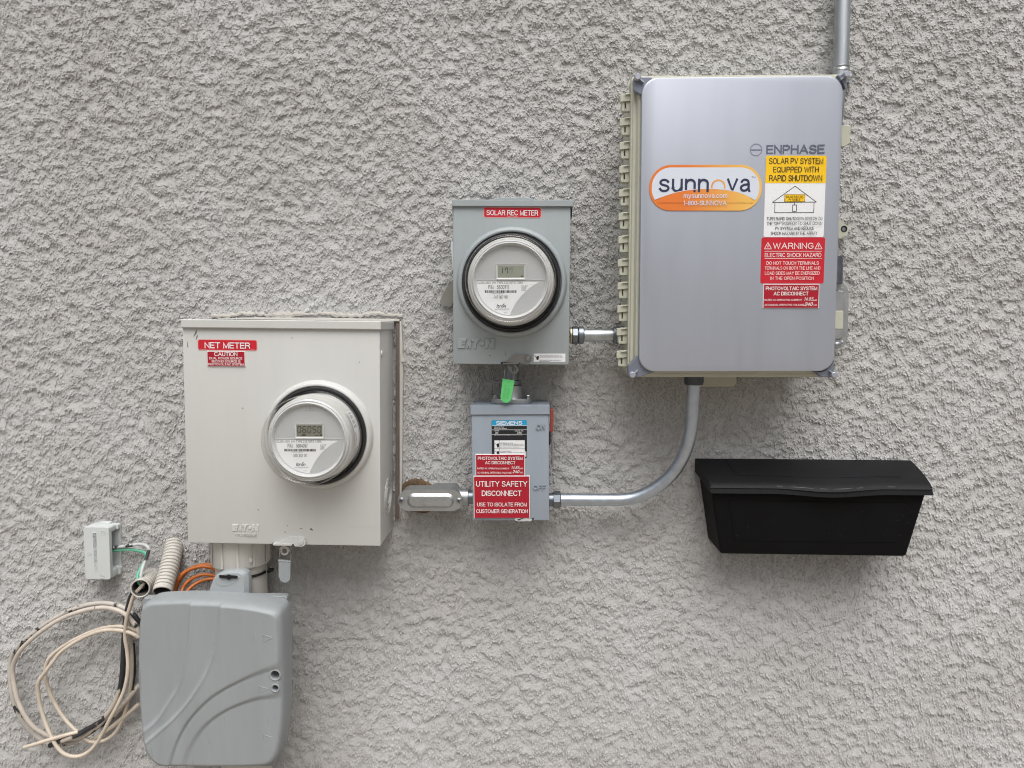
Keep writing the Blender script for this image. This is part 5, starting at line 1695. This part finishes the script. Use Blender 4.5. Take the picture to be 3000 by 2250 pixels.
m_ = NU + 1
vs = [p for r in rows for p in r]
fs = [(j * m_ + i, (j + 1) * m_ + i, (j + 1) * m_ + i + 1, j * m_ + i + 1) for j in range(len(rows) - 1) for i in range(NU)]
nr = len(rows)
fs += [((nr - 1) * m_ + i, i, i + 1, (nr - 1) * m_ + i + 1) for i in range(NU)]
fs += [tuple(j * m_ for j in range(nr)), tuple((nr - 1 - j) * m_ + NU for j in range(nr))]
mb.add(vs, fs)
# side skirts of the lid
for e, A_, B_, C_ in ((0, A0, A1, A2), (1, B0, B1, B2)):
    sx = Vector((.003 if e == 0 else -.003, 0, 0))
    a, b, c, d = A0 if e == 0 else B0, A1 if e == 0 else B1, A2 if e == 0 else B2, (A0 if e == 0 else B0) - Vector((0, 0, .026))
    q = [a, b, c, d]
    mb.add(q + [x + sx for x in q], [(0, 1, 2, 3), (7, 6, 5, 4), (0, 4, 5, 1), (1, 5, 6, 2), (2, 6, 7, 3), (3, 7, 4, 0)])
# raised panel in the lid top
def lidp(t, s):
    for (s0, l0), (s1, l1) in zip(PR, PR[1:]):
        if s0 <= s <= s1: lift = l0 + (l1 - l0) * (s - s0) / (s1 - s0)
    return lerp(lerp(A0, B0, t), lerp(A1, B1, t), s) + Vector((0, -.006 * bulge(t) * s, lift - .0055 * bulge(t) * s ** 3))
nt_, ns_ = 60, 8
vs = []
for o_ in (.0010, -.0006):
    for j in range(ns_ + 1):
        for i in range(nt_ + 1):
            s = .02 + .71 * j / ns_
            t0_, t1_ = .14 + .03 * 0, .885
            vs.append(lidp(t0_ + (t1_ - t0_) * i / nt_, s) + Vector((0, -.0004, 1)).normalized() * o_)
m_ = nt_ + 1; half = m_ * (ns_ + 1)
fs = [(j * m_ + i, (j + 1) * m_ + i, (j + 1) * m_ + i + 1, j * m_ + i + 1) for j in range(ns_) for i in range(nt_)]
edge = [(0 * m_ + i) for i in range(nt_ + 1)]
fs += [(ns_ * m_ + i, half + ns_ * m_ + i, half + ns_ * m_ + i + 1, ns_ * m_ + i + 1) for i in range(nt_)]
fs += [(j * m_, half + j * m_, half + (j + 1) * m_, (j + 1) * m_) for j in range(ns_)]
fs += [((j + 1) * m_ + nt_, half + (j + 1) * m_ + nt_, half + j * m_ + nt_, j * m_ + nt_) for j in range(ns_)]
mb.add(vs, fs)
mb.use(1)
for t0_, t1_ in ((.36, .47), (.49, .53), (.55, .64), (.66, .69), (.80, .84), (.30, .33)):      # worn edge of the lid
    mb.tube([lerp(A1, B1, t0_ + (t1_ - t0_) * k / 8) + Vector((0, -.0058 * bulge(t0_ + (t1_ - t0_) * k / 8), -.0012 - .0038 * bulge(t0_ + (t1_ - t0_) * k / 8))) for k in range(9)],
            [.0001, .0005, .0007, .0006, .0008, .0006, .0007, .0004, .0001], 6)
mb.obj('mailbox_lid', [BLACKL, mat('worn_plastic_edge', '#56565b', .6, var=.2, scale=200)], mbx, angle=22)

# ================================================================== small pale grey bonding box, wires, corrugated sleeves, cables
bd = thing('bonding_box', 'small pale grey plastic box with an open side and wires, low on the wall', 'connection box', P(285, 1620, .0))
DB = .040
OF = Frame(zBond(275, 262), zBond(712, 262), zBond(722, 1178), zBond(280, 1165), DB)
bw, bh = OF.w / 2, OF.h / 2
CY0, CY1 = OF.uv(zBond(712, 385))[1], OF.uv(zBond(712, 1015))[1]
mb = MB()
# C-shaped wall: top and bottom returns, back and front sheets
mb.prism(OF, rrect(-bw, bw, -bh, bh, .005), -.010, 0)
mb.prism(OF, rrect(-bw, bw, CY0, bh, .005), -.034, -.010)
mb.prism(OF, rrect(-bw, bw, -bh, CY1, .005), -.034, -.010)
mb.prism(OF, rrect(-bw, bw * .1, CY1 - .002, CY0 + .002, .001), -.034, -.010)
mb.prism(OF, rrect(bw * .4, bw + .004, CY0 + .002, bh - .001, .003), -.036, -.026)
mb.prism(OF, rrect(bw * .4, bw + .004, -bh + .001, CY1 - .002, .003), -.036, -.028)
top_ = OF.uv(zBond(640, 160), -.04)[1]
mb.prism(OF, rrect(-bw * .3, bw * .55, bh - .002, bh + .003, .001), -.036, -.024)
cov_b = mb.obj('box_cover', BOND, bd, bevel=.0025, seg=3)
mb = MB()
for x, y, r in ((605, 360, .0045), (368, 725, .0040), (592, 1112, .0045)):
    c = OF.uv(zBond(x, y))
    mb.lathe(OF, c, [(r, -.0002), (r, .0006), (r - .0008, .0006), (r - .0008, -.0002)], 24)
    mb.box(OF, c[0] - r * .5, c[0] + r * .5, c[1] - .0004, c[1] + .0004, 0, .0006)
G = Frame.__new__(Frame); G.__dict__.update(OF.__dict__); G.ex, G.ez = OF.ez, -OF.ex
a = OF.uv(zBond(475, 1095)); b = OF.uv(zBond(475, 355))
mb.text(G, 'INTERSYSTEM BONDING TERMINATION', (a[1], -a[0] - .0042, b[1], -a[0] + .0018), -.0002, px=False, ext=.00016)
mb.obj('raised_lettering', BOND, cov_b)
mb = MB()
mb.prism(OF, rrect(-bw * .9, bw + .003, -bh - .003, bh - .002, .005), -.0395, -.034)
mb.obj('back_plate', BOND, bd, bevel=.001)
def cable(name, label, cat, z, pts, r, m, group=None, per=7):
    mb = MB()
    P3 = [P(*z(x, y), d) for x, y, d in pts]
    mb.tube(spline(P3, per), r, 14)
    o = mb.obj(name, m, None, org=P3[len(P3) // 2]); tag(o, label, cat, group)
    return o
cable('bonding_wire', 'black and white painted wire bending from the pale box into the sleeve', 'wire', zBond,
      [(690, 612, .02), (765, 612, .02), (900, 605, .021), (1020, 590, .022), (1130, 572, .024), (1240, 560, .026), (1330, 575, .028), (1385, 615, .030), (1395, 670, .032), (1375, 740, .035), (1340, 840, .04), (1305, 930, .046), (1275, 1030, .054), (1262, 1130, .06), (1270, 1220, .058), (1300, 1300, .05)], .0034, WIREW)
cable('grounding_wire', 'green wire running from the pale box beside the black and white wire', 'wire', zBond,
      [(690, 675, .018), (765, 672, .018), (900, 660, .019), (1060, 655, .02), (1200, 668, .022), (1300, 695, .026), (1350, 730, .030), (1345, 800, .036), (1300, 900, .043), (1245, 1000, .05), (1205, 1100, .058), (1205, 1180, .062), (1240, 1250, .058), (1290, 1310, .048)], .0030, WIREG)

def corrugated(label, p0, p1, p2, r, n, loc, extra=None):
    root = thing('corrugated_sleeve', label, 'conduit sleeve', loc, 'corrugated sleeves')
    path = spline([p0, p1, p2], 160)
    tot = sum((b - a).length for a, b in zip(path, path[1:]))
    pts, rad, s = [], [], 0
    for i, p in enumerate(path):
        if i: s += (p - path[i - 1]).length
        ph = (s / tot * n) % 1
        rad.append(r * (1 - .075 * (1 if ph < .30 else 0)) if 0 else r * (1 - .15 * max(0, min(1, 1.5 - abs(ph - .2) / .12))))
        pts.append(p)
    mb = MB()
    mb.tube(pts, rad, 36, cap=False)
    o1 = mb.obj('sleeve', CORR, root, angle=30)
    mb = MB()
    ins = path[20:]
    mb.tube(ins, r * .82, 36, cap=False)
    mb.f = [f[::-1] for f in mb.f]
    mb.obj('sleeve_lining', mat('dark_sleeve_lining', '#5a5855', .7, var=.2), root)
    mb = MB()
    e = path[-1]; t = (path[-1] - path[-2]).normalized()
    mb.turn(e, t, [(r * .98, -.004), (r * 1.0, -.002), (r * .99, .0004), (r * .93, .0012), (r * .85, .0004), (r * .82, -.004)])
    mb.obj('sleeve_rim', CORR, root)
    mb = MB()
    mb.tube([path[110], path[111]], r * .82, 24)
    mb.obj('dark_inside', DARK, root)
    return root
corrugated('long grey corrugated sleeve slanting down out of the wall beside the cream box', P(*zBond(1868, 430), -.02), P(*zBond(1790, 820), .028), P(*zBond(1635, 1385), .088), .0182, 17.5, P(480, 1660, 0))
corrugated('short grey corrugated sleeve with an open mouth full of wires', P(*zBond(1500, 1090), -.012), P(*zBond(1390, 1180), .022), P(*zBond(1250, 1325), .070), .0185, 8.5, P(430, 1710, 0))
# broken stucco crust over the short sleeve
mb = MB()
CFr = flat(435, 1672, .0)
rg = random.Random(21)
for pts in (((1300, 1050), (1360, 985), (1390, 1010), (1330, 1075)), ((1385, 975), (1470, 1045), (1440, 1075), (1400, 1035)), ((1330, 1075), (1400, 1045), (1450, 1060), (1380, 1100))):
    mb.pp(CFr, [zBond(*p) for p in pts], .002, rg.uniform(.008, .013))
o = mb.obj('stucco_chips', mat('broken_stucco', '#bcb6ad', .9, var=.1, bump=.5, bscale=300), None, org=P(435, 1672, 0)); tag(o, 'loose flakes of broken stucco above the short corrugated sleeve', 'stucco flakes')
# ragged mortar ridge left above the cream box
mb = MB()
MF2 = flat(900, 920, .004)
rg = random.Random(33)
up_, lo_ = [], []
for k in range(56):
    x = 618 + k * 10.2
    up_.append((x, 911 + rg.uniform(-4, 4) + 3 * math.sin(k * .5)))
    lo_.append((x, 927 + rg.uniform(-4, 3.5) + 4 * math.sin(k * .33 + 1)))
uu, ll = [MF2.uv(p, .003) for p in up_], [MF2.uv(p, .003) for p in lo_]
vs = []
for i in range(56):
    th = .0005 + rg.uniform(0, .0028)
    m_ = ((uu[i][0] + ll[i][0]) / 2 + rg.uniform(-.002, .002), uu[i][1] * .35 + ll[i][1] * .65)
    vs += [MF2.at(*uu[i], -.005), MF2.at(*m_, th), MF2.at(ll[i][0], ll[i][1], th * .9), MF2.at(ll[i][0], ll[i][1] + .001, -.005)]
fs = [(4 * i + j, 4 * i + j + 1, 4 * i + j + 5, 4 * i + j + 4) for i in range(55) for j in range(3)]
mb.add(vs, fs)
o = mb.obj('mortar_ridge', mat('old_mortar', '#a9a6a0', .9, var=.12, scale=80, bump=.6, bscale=350), None, org=P(900, 920, 0), smooth=False)
tag(o, 'ragged pale mortar ridge along the wall above the large cream box', 'mortar ridge')
# orange cables
for lab, pts, r in (('topmost orange cable, arching over the other orange cables', [(2330, 330, .03), (2140, 240, .03), (2030, 175, .032), (1850, 155, .034), (1680, 180, .036), (1520, 240, .038), (1400, 320, .04), (1310, 420, .042), (1250, 540, .044), (1200, 680, .048), (1170, 800, .055)], .0037),
                    ('second orange cable, lying just behind the topmost one', [(2330, 260, .018), (2140, 185, .018), (2020, 120, .018), (1850, 120, .018), (1680, 160, .02), (1530, 235, .022), (1430, 330, .024), (1340, 440, .027), (1280, 560, .03), (1230, 680, .034), (1200, 800, .04)], .0036),
                    ('middle orange cable of the arching bundle', [(2330, 420, .03), (2120, 370, .03), (1980, 345, .032), (1820, 350, .034), (1670, 400, .036), (1540, 475, .038), (1450, 560, .042), (1390, 660, .046), (1340, 800, .055)], .0034),
                    ('lowest and shortest orange cable, arching above the grey box', [(2300, 470, .034), (2140, 445, .034), (1980, 450, .036), (1840, 485, .038), (1720, 535, .041), (1620, 600, .045), (1530, 680, .05), (1450, 790, .06)], .0034)):
    cable('orange_cable', lab, 'cable', zOr, pts, r, ORANGE, 'orange cables')
# loops of cream and grey cable
OUT1 = [(1240, 420), (1212, 345), (1160, 285), (1080, 237), (980, 208), (870, 203), (740, 225), (600, 275), (470, 345), (350, 425), (230, 520), (145, 610), (102, 690), (88, 780), (92, 880), (105, 990), (135, 1110), (180, 1210), (245, 1300), (320, 1375), (400, 1425), (470, 1450), (560, 1452), (660, 1425), (760, 1370), (860, 1295), (950, 1200), (1020, 1090), (1060, 970), (1085, 820), (1095, 640), (1100, 480)]
OUT2 = [(1230, 470), (1200, 400), (1130, 320), (1050, 270), (940, 243), (820, 250), (680, 285), (540, 340), (400, 425), (280, 520), (190, 610), (135, 700), (112, 790), (122, 900), (150, 1040), (195, 1150), (250, 1240), (310, 1305), (390, 1355), (460, 1385), (560, 1400), (700, 1390), (800, 1330), (880, 1250), (1000, 1170), (1120, 1060), (1225, 930)]
IN1 = [(1220, 455), (1170, 430), (1110, 413), (1020, 408), (900, 425), (760, 475), (620, 545), (500, 625), (430, 695), (403, 770), (402, 850), (425, 950), (480, 1080), (560, 1210), (650, 1310), (730, 1380), (790, 1422), (860, 1428), (950, 1402), (1030, 1330), (1090, 1210), (1130, 1070), (1155, 920), (1166, 780), (1162, 620), (1150, 480), (1140, 350)]
IN2 = [(1222, 505), (1180, 478), (1110, 452), (1010, 440), (900, 447), (760, 495), (640, 560), (530, 640), (460, 730), (400, 810), (345, 890), (335, 960), (350, 1080), (385, 1210), (430, 1330), (490, 1450), (550, 1520), (620, 1553), (690, 1555), (760, 1530), (830, 1470), (900, 1365), (970, 1230), (1040, 1100), (1100, 960), (1130, 800), (1125, 640), (1105, 500), (1115, 360), (1150, 230), (1185, 130), (1235, 70), (1275, 20)]
ENDS = [(215, 1476), (330, 1442), (470, 1398), (600, 1362), (690, 1340)]
STUB = [(442, 1460), (520, 1428), (620, 1390), (680, 1368), (760, 1322), (850, 1270), (940, 1190), (1010, 1090), (1060, 960), (1082, 800), (1092, 600), (1100, 460), (1112, 330), (1135, 220), (1165, 130), (1215, 75), (1262, 25)]
FAR1 = [(1230, 1090), (1130, 1180), (1000, 1285), (880, 1370), (800, 1425), (750, 1405)]
FAR2 = [(1170, 560), (1180, 700), (1178, 850), (1150, 980), (1090, 1100), (1000, 1210), (900, 1280)]
def dd(pts, ds):
    n = len(pts); return [(x, y, ds[0] + (ds[1] - ds[0]) * i / (n - 1) + .004 * math.sin(i * .9)) for i, (x, y) in enumerate(pts)]
cg = 'coiled cables'
cable('coiled_cable', 'grey painted cable forming the outermost loop of the coil', 'cable', zCab, dd(OUT1, (.035, .020)), .0047, CABLEG, cg)
cable('coiled_cable', 'flaking cream cable just inside the outermost loop', 'cable', zCab, dd(OUT2, (.045, .034)), .0043, CABLE, cg)
cable('coiled_cable', 'cream cable of the inner oval loop, crossing itself at the right', 'cable', zCab, dd(IN1, (.040, .024)), .0036, CABLEC, cg)
cable('coiled_cable', 'cream cable whose loop hangs lowest, rising into the short sleeve', 'cable', zCab, dd(IN2, (.050, .058)), .0037, CABLEC, cg)
cable('coiled_cable', 'thin cream cable end pointing left at the bottom of the coil', 'cable', zCab, dd(ENDS, (.058, .050)), .0036, CABLEC, cg)
cable('coiled_cable', 'black cable with peeling paint and a cut end at the bottom', 'cable', zCab, dd(STUB, (.048, .040)), .0050, CABLEB, cg)
cable('coiled_cable', 'cream cable slanting from behind the grey box to the coil bottom', 'cable', zCab, dd(FAR1, (.022, .018)), .0042, CABLEC, cg)
cable('coiled_cable', 'short black cable running down close beside the grey box', 'cable', zCab, dd(FAR2, (.016, .012)), .0044, CABLEB, cg)
